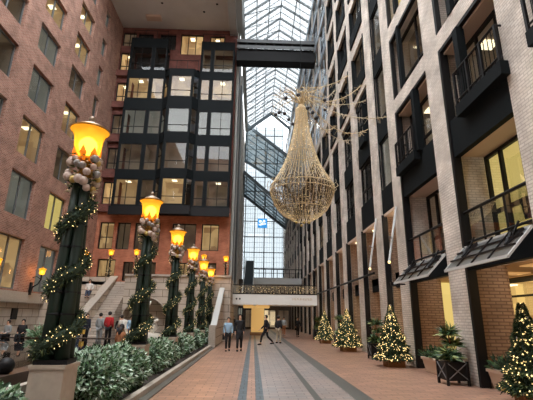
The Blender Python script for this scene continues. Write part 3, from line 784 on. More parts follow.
for k, (x0, x1, z0, z1, mt, yy) in enumerate([(-2.2, -1.5, 0, 3, 'room_blind', 60), (-1.2, .3, .2, 2.8, 'room_dim', 62), (1.6, 3.4, .2, 2.8, 'shop_far', 62), (3.8, 5.4, .2, 2.8, 'room_dim', 62), (-.6, 4.2, 3.6, 5.2, 'shop_far', 62)]):
    window('y', yy, 1, x0, x1, z0, z1, mull=(.5,), room=mt, frame='metal_black', depth=1.0)
slab('wall_far_shops', -2.3, 5.9, 63.6, 64, 0, 7.4, 'room_dark')
m = MB(); m.box(-1.6, 2.8, 44, 46, 3.1, 3.5); struct(m.build('ceiling_far', 'gutter_grey'))

# ------------------------------------------------------------------ pool
m = MB(); m.box(-14.2, -5.3, 6.5, 23.4, 0, .42); struct(m.build('floor_pool', 'water_black'))
m = MB(); m.box(-5.3, -4.85, 6.3, 23.8, 0, .48); m.box(-14.4, -5.3, 23.4, 23.8, 0, .45); m.box(-14.4, -14.2, 6.3, 23.4, 0, .48); m.box(-14.4, -5.3, 6.3, 6.5, 0, .5)
struct(m.build('trim_17', 'pool_rim'))
m = MB(); m.ball((0, 0, .16), .17, 14); m.lathe([(.1, 0), (.07, .05)], 10)
tag(m.build('floodlight', 'metal_black', smooth=True, loc=(-5.05, 9.0, .47)), 'round black floodlight on the rim of the dark pool', 'floodlight')
# fountain group in the niche
r_ = empty('fountain_statue', (-7.6, 28.7, 0)); r_.scale = (1.35, 1.0, 1.35)
m = MB(); m.lathe([(1.0, 0), (1.05, .35), (.6, .45), (.35, .6)], 20); m.build('basin', 'marble_white', r_, True)
bmv = MB(); bmv.tube([(0, 0, .55), (.05, 0, .9), (-.03, 0, 1.25), (.02, 0, 1.5), (0, 0, 1.62)], [.3, .24, .17, .24, .07], 10)
bmv.tube([(.02, 0, 1.5), (.3, -.05, 1.6), (.42, -.1, 1.95)], [.08, .06, .04], 7); bmv.tube([(.02, 0, 1.5), (-.28, -.08, 1.3), (-.2, -.2, 1.1)], [.08, .06, .04], 7)
bmv.tube([(.05, 0, .8), (.2, -.2, .6), (.18, -.22, .35)], [.15, .1, .06], 8); bmv.ball((0, 0, 1.74), .12, 12, sz=1.2)
bmv.build('figure', 'marble_white', r_, True)
for sx in (-1, 1):
    m = MB(); m.tube([(sx*.55, -.2, .45), (sx*.75, -.3, .7), (sx*.7, -.35, .95), (sx*.9, -.45, 1.05)], [.12, .2, .12, .06], 8); m.build('sea_horse', 'marble_white', r_, True)
tag(r_, 'white marble fountain figure on a basin in the arched niche', 'fountain')

# ------------------------------------------------------------------ vegetation
def leaf_cloud(m, n, fn, ln, wd, mis, outward=.6):
    for _ in range(n):
        p, nd = fn()
        d = Vector(nd)*outward+Vector((random.gauss(0, .6), random.gauss(0, .6), random.gauss(0, .5)))
        k = random.uniform(.7, 1.3)
        m.leaf(p, d, ln*k, wd*k, random.choices(range(len(mis)), mis)[0])
def shrub(x, y, sx, sy, h, n, label, ls=.13, group='white-tipped shrubs in the planter'):
    r_ = empty('variegated_shrub', (x, y, 0))
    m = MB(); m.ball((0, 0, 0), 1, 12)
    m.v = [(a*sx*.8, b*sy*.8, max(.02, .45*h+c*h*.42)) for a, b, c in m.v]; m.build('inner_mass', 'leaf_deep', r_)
    m = MB()
    def f():
        while True:
            v = Vector((random.gauss(0, 1), random.gauss(0, 1), random.gauss(0, 1))).normalized()
            if v.z > -.75: break
        rr = random.uniform(.82, 1.04)+.08*math.sin(7*v.x+5*v.y)+.06*math.sin(9*v.z+3*v.x)
        p = Vector((v.x*sx*rr, v.y*sy*rr, .48*h+v.z*h*.5*rr)); p.z = max(.04, p.z)
        return p, v
    leaf_cloud(m, n*2, f, ls*.9, ls*.4, (4, 3, 3, 3.8), .8)
    m.build('foliage', ['leaf_green', 'leaf_deep', 'leaf_sage', 'leaf_white'], r_)
    tag(r_, label, 'shrub', group)
    return r_
m = MB(); m.box(-4.2, -2.5, 1.5, 29.5, 0, .05); struct(m.build('floor_planter_bed', 'soil'))
m = MB(); m.box(-4.35, -4.2, 1.5, 29.5, 0, .4); struct(m.build('trim_18', 'granite_pale'))
LY = [6.95, 11.7, 16.15, 20.6, 25.2, 29.4]
random.seed(11)
shr = [(-3.6, 5.5, .68, .62, .86, 1600, 'large white-tipped leafy shrub at the bottom left corner of the walkway planter'),
       (-3.1, 8.3, .66, .88, 1.0, 2200, 'broad white-tipped shrub right of the nearest lamp pedestal'),
       (-3.1, 10.0, .62, .78, .98, 1700, 'white-tipped shrub just in front of the second lamp pedestal'),
       (-3.15, 12.95, .55, .75, .92, 900, 'white-tipped shrub just behind the second lamp pedestal'),
       (-3.15, 14.5, .6, .75, .92, 900, 'white-tipped shrub in front of the third lamp pedestal')]
names = ['behind the third lamp pedestal', 'in front of the fourth lamp post', 'behind the fourth lamp post', 'in front of the fifth lamp post', 'behind the fifth lamp post', 'at the far end before the last lamp post']
for k, y in enumerate((17.6, 19.2, 21.9, 23.6, 26.4, 28.0)): shr.append((-3.2, y, .5, .7, .9, 600, 'small distant white-tipped shrub '+names[k]))
for i, a in enumerate(shr): shrub(*a, ls=.12 if i < 5 else .14)

# ------------------------------------------------------------------ street lamps
def leafy_helix(m, z0, z1, turns, r0, r1, n, thick, ph=0, ln=.09):
    for k in range(n):
        t = random.random(); a = ph+2*PI*turns*t; r = r0+(r1-r0)*t; z = z0+(z1-z0)*t
        c = Vector((r*math.cos(a), r*math.sin(a), z)); o = Vector((random.gauss(0, 1), random.gauss(0, 1), random.gauss(0, 1))).normalized()
        m.leaf(c+o*thick*random.uniform(.5, 1), o+Vector((0, 0, .2)), ln*random.uniform(.7, 1.3), ln*.3, random.choices((0, 1), (3, 1))[0])
def make_lamp():
    root = empty('street_lamp', (0, 0, 0))
    m = MB()
    for sx, sy in ((1, 1), (-1, 1), (-1, -1), (1, -1)):
        m.tube([(sx*.12, sy*.12, .12), (sx*.105, sy*.105, 1.2), (sx*.08, sy*.08, 2.3), (sx*.06, sy*.06, 3.15)], [.115, .10, .085, .07], 12)
    m.build('shaft', 'column_green', root, True)
    for z, s in ((.45, .112), (.8, .107), (1.15, .103), (1.5, .098), (1.9, .093), (2.3, .086)):
        m = MB()
        for sx, sy in ((1, 1), (-1, 1), (-1, -1), (1, -1)):
            q = .12-.06*z/3.15; m.lathe([(s*.96, -.03), (s*1.12, 0), (s*.96, .03)], 12, (sx*q, sy*q, z))
        m.build('shaft_ring', 'metal_black', root, True)
    m = MB(); m.box(-.25, .25, -.25, .25, 0, .12); m.build('foot_plate', 'metal_black', root)
    m = MB(); m.lathe([(.1, 3.1), (.16, 3.2), (.09, 3.3), (.09, 3.5), (.16, 3.56)], 14); m.build('neck', 'brass', root, True)
    m = MB()
    prof = [(.10, 3.52), (.18, 3.55), (.225, 3.65), (.24, 3.8), (.255, 3.95), (.29, 4.06), (.34, 4.10)]
    m.lathe(prof, 28, caps=False); m.lathe([(.34, 4.1), (.2, 4.13), (.12, 4.16)], 28, caps=False); sh = m.build('lamp_shade', 'lamp_glass', root, True)
    m = MB(); m.lathe([(.345, 4.09), (.355, 4.11), (.34, 4.13)], 28, caps=False); m.build('rim', 'brass', sh, True)
    m = MB(); m.lathe([(.27, 4.13), (.22, 4.2), (.10, 4.26), (.05, 4.3)], 18); m.ball((0, 0, 4.35), .06, 10); m.build('lamp_cap', 'lamp_cap', root, True)
    m = MB(); m.ball((0, 0, 3.8), .17, 12); m.build('light_bulb', 'bulb_hot', root, True)
    for k in range(8):
        m = MB(); a = 2*PI*k/8; c, s = math.cos(a), math.sin(a)
        p = lambda r, z, t: (r*c-t*s, r*s+t*c, z)
        m.quad(p(.12, 3.48, -.02), p(.12, 3.48, .02), p(.24, 3.60, .06), p(.24, 3.60, -.06)); m.quad(p(.24, 3.60, -.06), p(.24, 3.60, .06), p(.255, 3.72, .005), p(.255, 3.72, -.005))
        m.build('petal', 'petal', root)
    L = bpy.data.lights.new('lamp_light', 'POINT'); L.energy = 55; L.color = (1, .55, .18); L.shadow_soft_size = .3
    lo = bpy.data.objects.new('lamp_light', L); C.objects.link(lo); lo.parent = root; lo.location = (0, 0, 3.78)
    return root
def make_baubles():
    root = empty('bauble_cluster', (0, 0, 0)); rr = random.Random(4)
    for k in range(36):
        a = k*2.4; z = 2.98+.55*(k % 9)/8+rr.uniform(-.03, .03); r = .19+.07*math.sin((z-2.95)*5)
        m = MB(); m.ball((r*math.cos(a), r*math.sin(a), z), rr.choice((.06, .07, .085)), 10)
        m.build('bauble', rr.choice(['bauble_pearl', 'bauble_pearl', 'bauble_pearl', 'bauble_gold', 'bauble_silver']), root, True)
    m = MB()
    for k in range(120):
        a = rr.uniform(0, 2*PI); z = rr.uniform(2.9, 3.6); m.leaf((.16*math.cos(a), .16*math.sin(a), z), (math.cos(a), math.sin(a), rr.uniform(-.5, .5)), .14, .04, k % 2)
    tag(m.build('twigs', ['wire_pale', 'leaf_pine_light'], root), kind='stuff')
    return root
def make_garland():
    random.seed(21); root = empty('leafy_garland', (0, 0, 0)); ph = 3.0
    m = MB(); T = 3.0
    pts = [(((.27-.12*t)*math.cos(ph+2*PI*T*t)), ((.27-.12*t)*math.sin(ph+2*PI*T*t)), .12+2.95*t) for t in [i/90 for i in range(91)]]
    m.tube(pts, .085, 7); m.build('core', 'leaf_pine', root)
    m = MB(); leafy_helix(m, .12, 3.07, T, .27, .15, 4200, .12, ph, .075); tag(m.build('leaves', ['leaf_pine', 'leaf_pine_light'], root), kind='stuff')
    m = MB()
    for k in range(300):
        t = random.random(); a = ph+2*PI*T*t; r = .27-.12*t; o = Vector((random.gauss(0, 1), random.gauss(0, 1), random.gauss(0, 1))).normalized()*.15
        m.octa((r*math.cos(a)+o.x, r*math.sin(a)+o.y, .12+2.95*t+o.z), .010)
    tag(m.build('fairy_lights', 'bulb', root), kind='stuff')
    return root
pl = make_lamp(); pb = make_baubles(); pg = make_garland()
def make_pedestal():
    root = empty('stone_pedestal', (0, 0, 0))
    m = MB(); m.box(-.26, .26, -.26, .26, .0, .8); m.build('block', 'stone_pedestal', root)
    m = MB(); m.box(-.28, .28, -.28, .28, .8, .86); m.build('cap_slab', 'stone_pedestal', root)
    m = MB(); m.box(-.29, .29, -.29, .29, 0, .12); m.build('base_course', 'granite_pale', root)
    return root
pp = make_pedestal()
ordn = ['nearest', 'second', 'third', 'fourth', 'fifth', 'farthest']
for i, y in enumerate(LY):
    for k, (src, cat, lab) in enumerate(((pp, 'pedestal', '%s square stone pedestal under a lamp post, counted from the camera'), (pl, 'street lamp', '%s dark green street lamp with glowing orange bell shade, counted from the camera'),
                          (pb, 'baubles', 'pearl and gold bauble cluster under the shade of the %s street lamp'), (pg, 'garland', 'leafy fairy-light garland spiralling round the %s street lamp'))):
        o = src if i == 0 else copy_tree(src)
        o.location = (-3.13, y, 0.0 if k == 0 else .86); o.rotation_euler.z = (0 if k == 0 else (0.12 if k == 1 else .35*i))
        tag(o, lab % ordn[i], cat, ['lamp pedestals', 'street lamps along the planter', 'bauble clusters', 'lamp garlands'][k])
        if k == 0: o.location.z = .05

# smaller lamps on the terrace and on the brick wall
def small_lamp(x, y, z, label, arm=False):
    root = empty('wall_lamp' if arm else 'terrace_lamp', (x, y, z))
    m = MB()
    if arm:
        m.tube([(-.55, 0, -1.15), (-.45, 0, -.8), (-.15, 0, -.6), (0, 0, -.3), (0, 0, -.02)], [.07, .05, .045, .04, .05], 8); m.box(-.62, -.52, -.1, .1, -1.3, -.5)
        m.tube([(-.55, 0, -.2), (-.3, 0, -.12), (0, 0, -.3)], .025, 6)
    else:
        m.tube([(0, 0, 4.15-z), (0, 0, -.02)], [.09, .05], 8)
    m.build('bracket' if arm else 'post', 'metal_black', root)
    m = MB(); m.lathe([(.07, -.02), (.16, .04), (.18, .25), (.25, .36)], 14, caps=False); m.lathe([(.25, .36), (.1, .42)], 14, caps=False); m.build('lamp_shade', 'lamp_glass', root, True)
    m = MB(); m.lathe([(.12, .41), (.05, .47), (.02, .55)], 10); m.build('lamp_cap', 'brass', root)
    m = MB(); m.ball((0, 0, .16), .08, 8); m.build('light_bulb', 'bulb_hot', root)
    L = bpy.data.lights.new('lamp_light', 'POINT'); L.energy = 40 if arm else 26; L.color = (1, .5, .15); L.shadow_soft_size = .25
    lo = bpy.data.objects.new('lamp_light', L); C.objects.link(lo); lo.parent = root; lo.location = (0, 0, .16)
    if not arm:
        m = MB()
        for k in range(90):
            a = random.uniform(0, 2*PI); zz = random.uniform(-1.8, -.1); m.leaf((.08*math.cos(a+zz*4), .08*math.sin(a+zz*4), zz), (math.cos(a), math.sin(a), .3), .2, .08, k % 2)
        m.build('garland', ['leaf_pine', 'wire_pale'], root)
    tag(root, label, 'lamp', 'terrace lamps' if not arm else None)
for x, z, lb in ((-13.3, 6.1, 'small orange terrace lamp furthest left above the stone landing'), (-11.35, 6.25, 'small orange terrace lamp second from the brick wall'), (-9.35, 6.3, 'small orange terrace lamp half hidden behind the second street lamp'),
                 (-4.0, 6.0, 'small orange terrace lamp behind the cluster of far street lamps'), (-2.25, 5.9, 'small orange terrace lamp at the right corner of the terrace')):
    small_lamp(x, 32.0, z, lb)
small_lamp(-13.85, 26.9, 4.15, 'orange glass wall lamp on a black bracket on the brick wall', True)
small_lamp(-13.85, 22.1, 4.15, 'orange wall lamp at the left frame edge on the brick wall', True)
m = MB(); m.box(-14.4, -14.3, 25.2, 25.75, 1.35, 2.0); tag(m.build('wall_plaque', 'metal_black'), 'square dark plaque on the stone base of the left wall', 'plaque')

# ------------------------------------------------------------------ chandelier of light strings
CX, CY = 2.2, 18.0
prof = [(12.0, .10), (11.8, .28), (11.5, .28), (10.9, .33), (10.1, .47), (9.3, .68), (8.8, .85), (8.3, 1.1), (7.9, 1.34), (7.6, 1.52), (7.35, 1.5), (6.95, 1.40), (6.5, 1.14), (6.2, .84), (6.0, .5), (5.9, .12)]
def rad(z):
    for (z0, r0), (z1, r1) in zip(prof, prof[1:]):
        if z1 <= z <= z0: return r0+(r1-r0)*(z0-z)/(z0-z1)
    return .1
r_ = empty('string_light_chandelier', (CX, CY, 6.0)); random.seed(9)
NS = 52
for k in range(NS):
    a = 2*PI*k/NS; m = MB(); pts = []
    for j in range(22):
        z = 12.0-(6.02)*j/21; rr = rad(z)+random.uniform(-.015, .015); pts.append((rr*math.cos(a), rr*math.sin(a), z-6))
    m.tube(pts, .0125, 4, caps=False); m.build('light_string', 'wire_gold', r_)
for z in (7.6, 7.35, 6.5, 9.3, 10.9):
    m = MB(); rr = rad(z)+.01; pts = [(rr*math.cos(2*PI*i/48), rr*math.sin(2*PI*i/48), z-6) for i in range(49)]
    m.tube(pts, .018, 5, caps=False)
    m.build('hoop', 'wire_gold', r_)
m = MB()
for k in range(520):
    z = random.uniform(6.6, 7.9); a = random.uniform(0, 2*PI); rr = rad(z)*random.uniform(.75, .98); a2 = a+random.uniform(-.35, .35); z2 = z+random.uniform(-.4, .4); rr2 = rad(max(6, min(11, z2)))*.97
    m.tube([(rr*math.cos(a), rr*math.sin(a), z-6), (rr2*math.cos(a2), rr2*math.sin(a2), z2-6)], .013, 4, caps=False)
tag(m.build('wire_net', 'net_wire', r_), kind='stuff')
m = MB()
for k in range(1000):
    z = 6.0+5.8*random.random()**1.1; a = random.uniform(0, 2*PI); rr = rad(z)*random.uniform(.93, 1.03)
    m.octa((rr*math.cos(a), rr*math.sin(a), z-6), random.uniform(.009, .017))
tag(m.build('fairy_lights', 'bulb_small', r_), kind='stuff')
for k in range(20):
    m = MB(); a = 2*PI*k/20; rr = 1.53; m.tube([(rr*math.cos(a), rr*math.sin(a), 1.45), ((rr+.16)*math.cos(a+.1), (rr+.16)*math.sin(a+.1), 1.62), ((rr+.1)*math.cos(a+.2), (rr+.1)*math.sin(a+.2), 1.8)], .012, 4)
    m.build('curl', 'wire_pale', r_)
m = MB()
for k in range(4): m.ball((.3*math.cos(k*1.6), .3*math.sin(k*1.6), -.1-.08*(k % 2)), .07, 8)
m.build('bottom_baubles', 'bauble_gold', r_)
m = MB(); m.tube([(0, 0, 6), (0, 0, 28.6)], .012, 4); m.build('suspension_cable', 'metal_dark', r_)
tag(r_, 'huge teardrop chandelier of golden light strings hanging over the walkway', 'chandelier')
# crown of golden branches above it, with dark balls
r_ = empty('branch_crown', (CX, CY, 12.0)); random.seed(19)
for k in range(16):
    a = 2*PI*k/16+random.uniform(-.1, .1); ln = random.uniform(.9, 1.8); m = MB()
    h = random.uniform(-.3, .9)
    pts = [(0, 0, .05), (ln*.35*math.cos(a), ln*.35*math.sin(a), .45+h*.3), (ln*.7*math.cos(a+.1), ln*.7*math.sin(a+.1), .35+h*.5), (ln*math.cos(a+.15), ln*math.sin(a+.15), -.1+h)]
    m.tube(pts, [.03, .022, .016, .009], 5)
    for q in range(7):
        b = Vector(pts[1+q % 3]); e = b+Vector((random.uniform(-.5, .5), random.uniform(-.5, .5), random.uniform(-.4, .5))); m.tube([b, e], [.016, .006], 4)
    m.build('branch', 'wire_gold', r_)
for k in range(14):
    a = 2*PI*k/14; rr = random.uniform(.6, 1.6); z = random.uniform(-.9, -.1); m = MB(); m.ball((rr*math.cos(a), rr*math.sin(a), z), .095, 10); m.tube([(rr*math.cos(a), rr*math.sin(a), z+.09), (rr*math.cos(a), rr*math.sin(a), .5)], .006, 4)
    m.build('hanging_bauble', 'bauble_black', r_, True)
tag(r_, 'spreading crown of golden branches with dark baubles above the chandelier', 'decoration')
# swagged light garlands between the crown and the right facade
sw = [((2.2, 18, 12.6), (5.7, 15.7, 10.2), .5), ((2.3, 18, 12.5), (5.7, 19.2, 14.0), .6), ((2.2, 18.2, 12.4), (5.7, 22.0, 12.0), .7), ((2.4, 18, 12.4), (5.7, 18.5, 11.0), .9),
      ((2.6, 18, 12.3), (5.7, 18.6, 12.7), .25), ((2.2, 19, 12.6), (5.7, 26, 15.0), .8), ((2.4, 19, 12.8), (5.7, 25.8, 17.8), .4), ((2.2, 18, 13), (5.7, 22.2, 16.6), .3)]
where = ['lowest and nearest one', 'one rising beyond the fourth pier', 'level one', 'deepest sagging one', 'shallow one', 'long far one', 'steepest one', 'taut upper one']
for i, (a, b, sag) in enumerate(sw):
    a, b = Vector(a), Vector(b); m = MB(); pts = []
    for k in range(25):
        t = k/24; p = a.lerp(b, t); p.z -= sag*4*t*(1-t); pts.append(p)
    m.tube(pts, .017, 5)
    for k in range(60):
        p = random.choice(pts)+Vector((random.uniform(-.08, .08), random.uniform(-.08, .08), 0)); m.tube([p, p+Vector((random.uniform(-.2, .2), random.uniform(-.2, .2), random.uniform(-.3, .1)))], .009, 4)
    tag(m.build('light_swag', 'wire_gold' if i % 2 else 'wire_pale'), 'wire swag between chandelier crown and right facade, the '+where[i], 'garland', 'swags over the walkway')

# ------------------------------------------------------------------ awnings
def awning(y0, y1, label):
    root = empty('glass_awning', (XR, (y0+y1)/2, 3.55)); h = (y1-y0)/2
    zi, zo, xo = .05, -.6, -.62
    m = MB()
    m.beam((0, -h, zi), (0, h, zi), .05, .06); m.beam((xo, -h, zo), (xo, h, zo), .05, .07); m.beam((0, -h, zi), (xo, -h, zo), .05, .05); m.beam((0, h, zi), (xo, h, zo), .05, .05)
    m.build('edge_frame', 'gutter_grey', root)
    m = MB()
    for t in (.33, .66): m.beam((xo*t-.02, -h, zi+(zo-zi)*t+.04), (xo*t-.02, h, zi+(zo-zi)*t+.04), .035, .04)
    for t in (.25, .5, .75): yy = -h+2*h*t; m.beam((-.02, yy, zi+.04), (xo-.02, yy, zo+.04), .03, .035)
    m.build('glazing_bars', 'metal_black', root)
    m = MB(); m.quad((0, -h, zi+.01), (0, h, zi+.01), (xo, h, zo+.01), (xo, -h, zo+.01)); m.build('glass_pane', 'glass_frosted', root)
    for t in (.14, .8):
        m = MB(); yy = -h+2*h*t; A = (xo*.12, yy-.22, zi+(zo-zi)*.12+.06); B = (xo*.12, yy+.22, zi+(zo-zi)*.12+.06); D = (xo*.62, yy, zi+(zo-zi)*.62+.06)
        m.beam(A, B, .05, .05); m.beam(A, D, .05, .05); m.beam(B, D, .05, .05); m.beam((0, yy, zi+.2), (xo*.3, yy, zi+(zo-zi)*.3+.06), .04, .04); m.build('bracket', 'metal_black', root)
    tag(root, label, 'awning', 'glass awnings')
awning(8.15, 11.0, 'sloping glass awning on black brackets below the yellow lit office window')
awning(12.15, 15.15, 'smaller sloping glass awning one bay further along, left of the big one')

# slanted light poles on the right piers
def pole(xa, ya, za, xb, yb, zb, label):
    a, b = Vector((xa, ya, za)), Vector((xb, yb, zb)); root = empty('slanted_pole', b); d = a-b
    m = MB(); m.tube([(0, 0, 0), d], .045, 8); m.build('pole_shaft', 'gutter_grey', root)
    m = MB(); c = d*.4; m.tube([c+Vector((-.3, -.5, -.02)), c, c+Vector((.25, .6, .02))], .018, 5); m.build('cross_arm', 'metal_grey', root)
    m = MB(); m.ball((0, 0, -.03), .06, 8); m.build('end_light', 'bulb', root)
    tag(root, label, 'pole', 'slanted poles on the right piers')
pole(5.86, 15.9, 6.15, 5.1, 15.0, 3.75, 'nearer slanted white pole with cross arm leaning off a pale pier')
pole(5.86, 18.7, 6.3, 5.1, 17.6, 3.8, 'farther slanted white pole with cross arm beside the nearer one')
r_ = empty('wall_camera', (5.82, 15.7, 2.95)); m = MB(); m.box(-.5, -.15, -.07, .07, -.05, .09); m.build('camera_body', 'metal_black', r_)
m = MB(); m.tube([(.08, 0, .02), (-.2, 0, .02)], .03, 6); m.build('arm', 'metal_black', r_); tag(r_, 'small black camera on an arm on the pale pier', 'camera')

# ------------------------------------------------------------------ christmas trees
def xtree(x, y, h, r, n, nl, label):
    root = empty('christmas_tree', (x, y, 0)); bh = .22*h/1.9
    m = MB(); b = r*.5; m.box(-b, b, -b, b, 0, bh); m.build('basket_box', 'basket', root)
    m = MB(); m.tube([(0, 0, bh), (0, 0, h*.95)], [.05, .01], 6); m.build('trunk', 'basket', root)
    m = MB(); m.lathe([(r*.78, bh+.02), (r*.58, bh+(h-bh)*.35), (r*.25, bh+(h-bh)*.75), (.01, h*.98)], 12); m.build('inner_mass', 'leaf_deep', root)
    def surf(k=1.0):
        t = random.random()**1.25; a = random.uniform(0, 2*PI); rr = r*(1-t**1.25)*(1-.25*t)*k*(.9+.12*math.sin(t*34)+.08*math.sin(a*5+t*9))+.02
        return Vector((rr*math.cos(a), rr*math.sin(a), bh+(h-bh)*t)), Vector((math.cos(a), math.sin(a), -.15))
    m = MB()
    for _ in range(n):
        p, nd = surf(random.uniform(.75, 1)); d = nd+Vector((random.gauss(0, .35), random.gauss(0, .35), random.gauss(0, .3))); q = 1-.55*max(0, p.z/h); m.leaf(p, d, .16*q, .05*q, random.choices((0, 1, 2), (4, 2, 3))[0])
    tag(m.build('needles', ['leaf_pine', 'leaf_pine_light', 'leaf_deep'], root), kind='stuff')
    m = MB()
    for _ in range(nl): p, nd = surf(1.06); m.octa(p, random.uniform(.014, .026))
    tag(m.build('tree_lights', 'bulb', root), kind='stuff')
    for _ in range(34):
        p, nd = surf(1.02); m = MB(); m.ball(p, random.choice((.03, .04)), 8); m.build('bauble', random.choice(['bauble_gold', 'bauble_gold', 'bauble_pearl']), root, True)
    tag(root, label, 'christmas tree', 'christmas trees along the shops')
random.seed(31)
xtree(5.88, 8.9, 2.02, .56, 6500, 620, 'closest Christmas tree with warm lights, cut by the right edge of the picture')
xtree(5.17, 15.5, 2.15, .62, 4200, 600, 'lit Christmas tree in a brown box between the slanted poles and the planters')
xtree(5.05, 22.3, 2.15, .72, 2400, 460, 'lit Christmas tree in the middle distance beside the brown pier')
xtree(5.0, 29.0, 2.15, .66, 1500, 340, 'farthest large lit Christmas tree along the shops')
xtree(5.3, 31.5, 1.8, .5, 900, 200, 'small lit Christmas tree just behind the farthest large one')

# potted plants and troughs
def potted(x, y, label, s=1.0, ph=1.0, tall=False):
    root = empty('potted_plant', (x, y, 0)); a = .3*s; hh = .62*s
    m = MB(); m.box(-a, a, -a, a, .12, hh); m.build('planter_box', 'metal_black', root)
    for sx in (-1, 1):
        for sy in (-1, 1):
            m = MB(); m.box(sx*a-.03, sx*a+.03, sy*a-.03, sy*a+.03, 0, hh+.03); m.build('leg', 'metal_black', root)
    m = MB()
    for f in ((-a-.02, 'y'), (a+.02, 'y')):
        m.beam((-a, f[0], .14), (a, f[0], hh), .02, .02); m.beam((-a, f[0], hh), (a, f[0], .14), .02, .02)
    m.beam((-a-.02, -a, .14), (-a-.02, a, hh), .02, .02); m.beam((-a-.02, -a, hh), (-a-.02, a, .14), .02, .02)
    m.build('cross_brace', 'metal_grey', root)
    m = MB(); m.tube([(0, 0, hh-.05), (.03, 0, hh+.4*ph), (0, .03, hh+.75*ph)], .02, 6); m.tube([(.1, .05, hh-.05), (.12, .1, hh+.5*ph)], .018, 6); m.build('stem', 'basket', root)
    m = MB()
    for cx_, cy_, cz_, n, ln in ((0, .03, hh+.72*ph, 110, .42), (.12, .1, hh+.42*ph, 110, .40), (-.08, -.1, hh+.12, 170, .42), (.05, .1, hh+.05, 120, .36)):
        for _ in range(n):
            d = Vector((random.gauss(0, 1), random.gauss(0, 1), random.uniform(-.15, 1.1))); m.leaf((cx_, cy_, cz_), d, ln*random.uniform(.6, 1.1), .06, random.choices((0, 1, 2), (3, 3, 2))[0])
    m.build('leaves', ['leaf_green', 'leaf_deep', 'leaf_yellow'], root)
    tag(root, label, 'potted plant', 'black box planters by the piers')
potted(5.42, 11.5, 'spiky potted plant in a black cross-braced box by the near pale pier', .92, .95)
potted(5.4, 18.3, 'spiky potted plant in a black box between two Christmas trees', 1.0, 1.1)
potted(5.3, 25.2, 'leafy potted plant in a black box behind the middle Christmas tree', 1.1, 1.3)
potted(5.4, 34.6, 'dark potted plant far along the shops before the bridge', 1.2, 1.0)
def trough(x, y0, y1, label):
    root = empty('stone_trough', (x, (y0+y1)/2, 0)); h = (y1-y0)/2
    m = MB(); n = len(m.v)
    m.v += [(-.22, -h+.06, .02), (.22, -h+.06, .02), (.22, h-.06, .02), (-.22, h-.06, .02), (-.3, -h, .42), (.3, -h, .42), (.3, h, .42), (-.3, h, .42)]
    for f in ((0, 3, 2, 1), (4, 5, 6, 7), (0, 1, 5, 4), (1, 2, 6, 5), (2, 3, 7, 6), (3, 0, 4, 7)): m.f.append(f); m.m.append(0)
    m.build('trough_body', 'terracotta', root)
    m = MB(); m.box(-.33, .33, -h-.03, h+.03, .4, .47); m.build('rim', 'terracotta', root)
    m = MB()
    for _ in range(420):
        p = (random.uniform(-.2, .2), random.uniform(-h+.1, h-.1), .45); d = Vector((random.gauss(0, .8), random.gauss(0, .8), random.uniform(.2, 1.2))); p2 = Vector(p)+d.normalized()*random.uniform(0, .28)
        m.leaf(p2, d, .2, .07, random.choices((0, 1), (1, 3))[0])
    m.build('foliage', ['leaf_green', 'leaf_deep'], root)
    tag(root, label, 'planter', 'stone troughs')
trough(6.0, 12.7, 14.2, 'low pale stone trough with dark leaves between the two near piers')
trough(6.35, 9.65, 10.9, 'low pale stone trough with dark leaves beside the nearest Christmas tree')

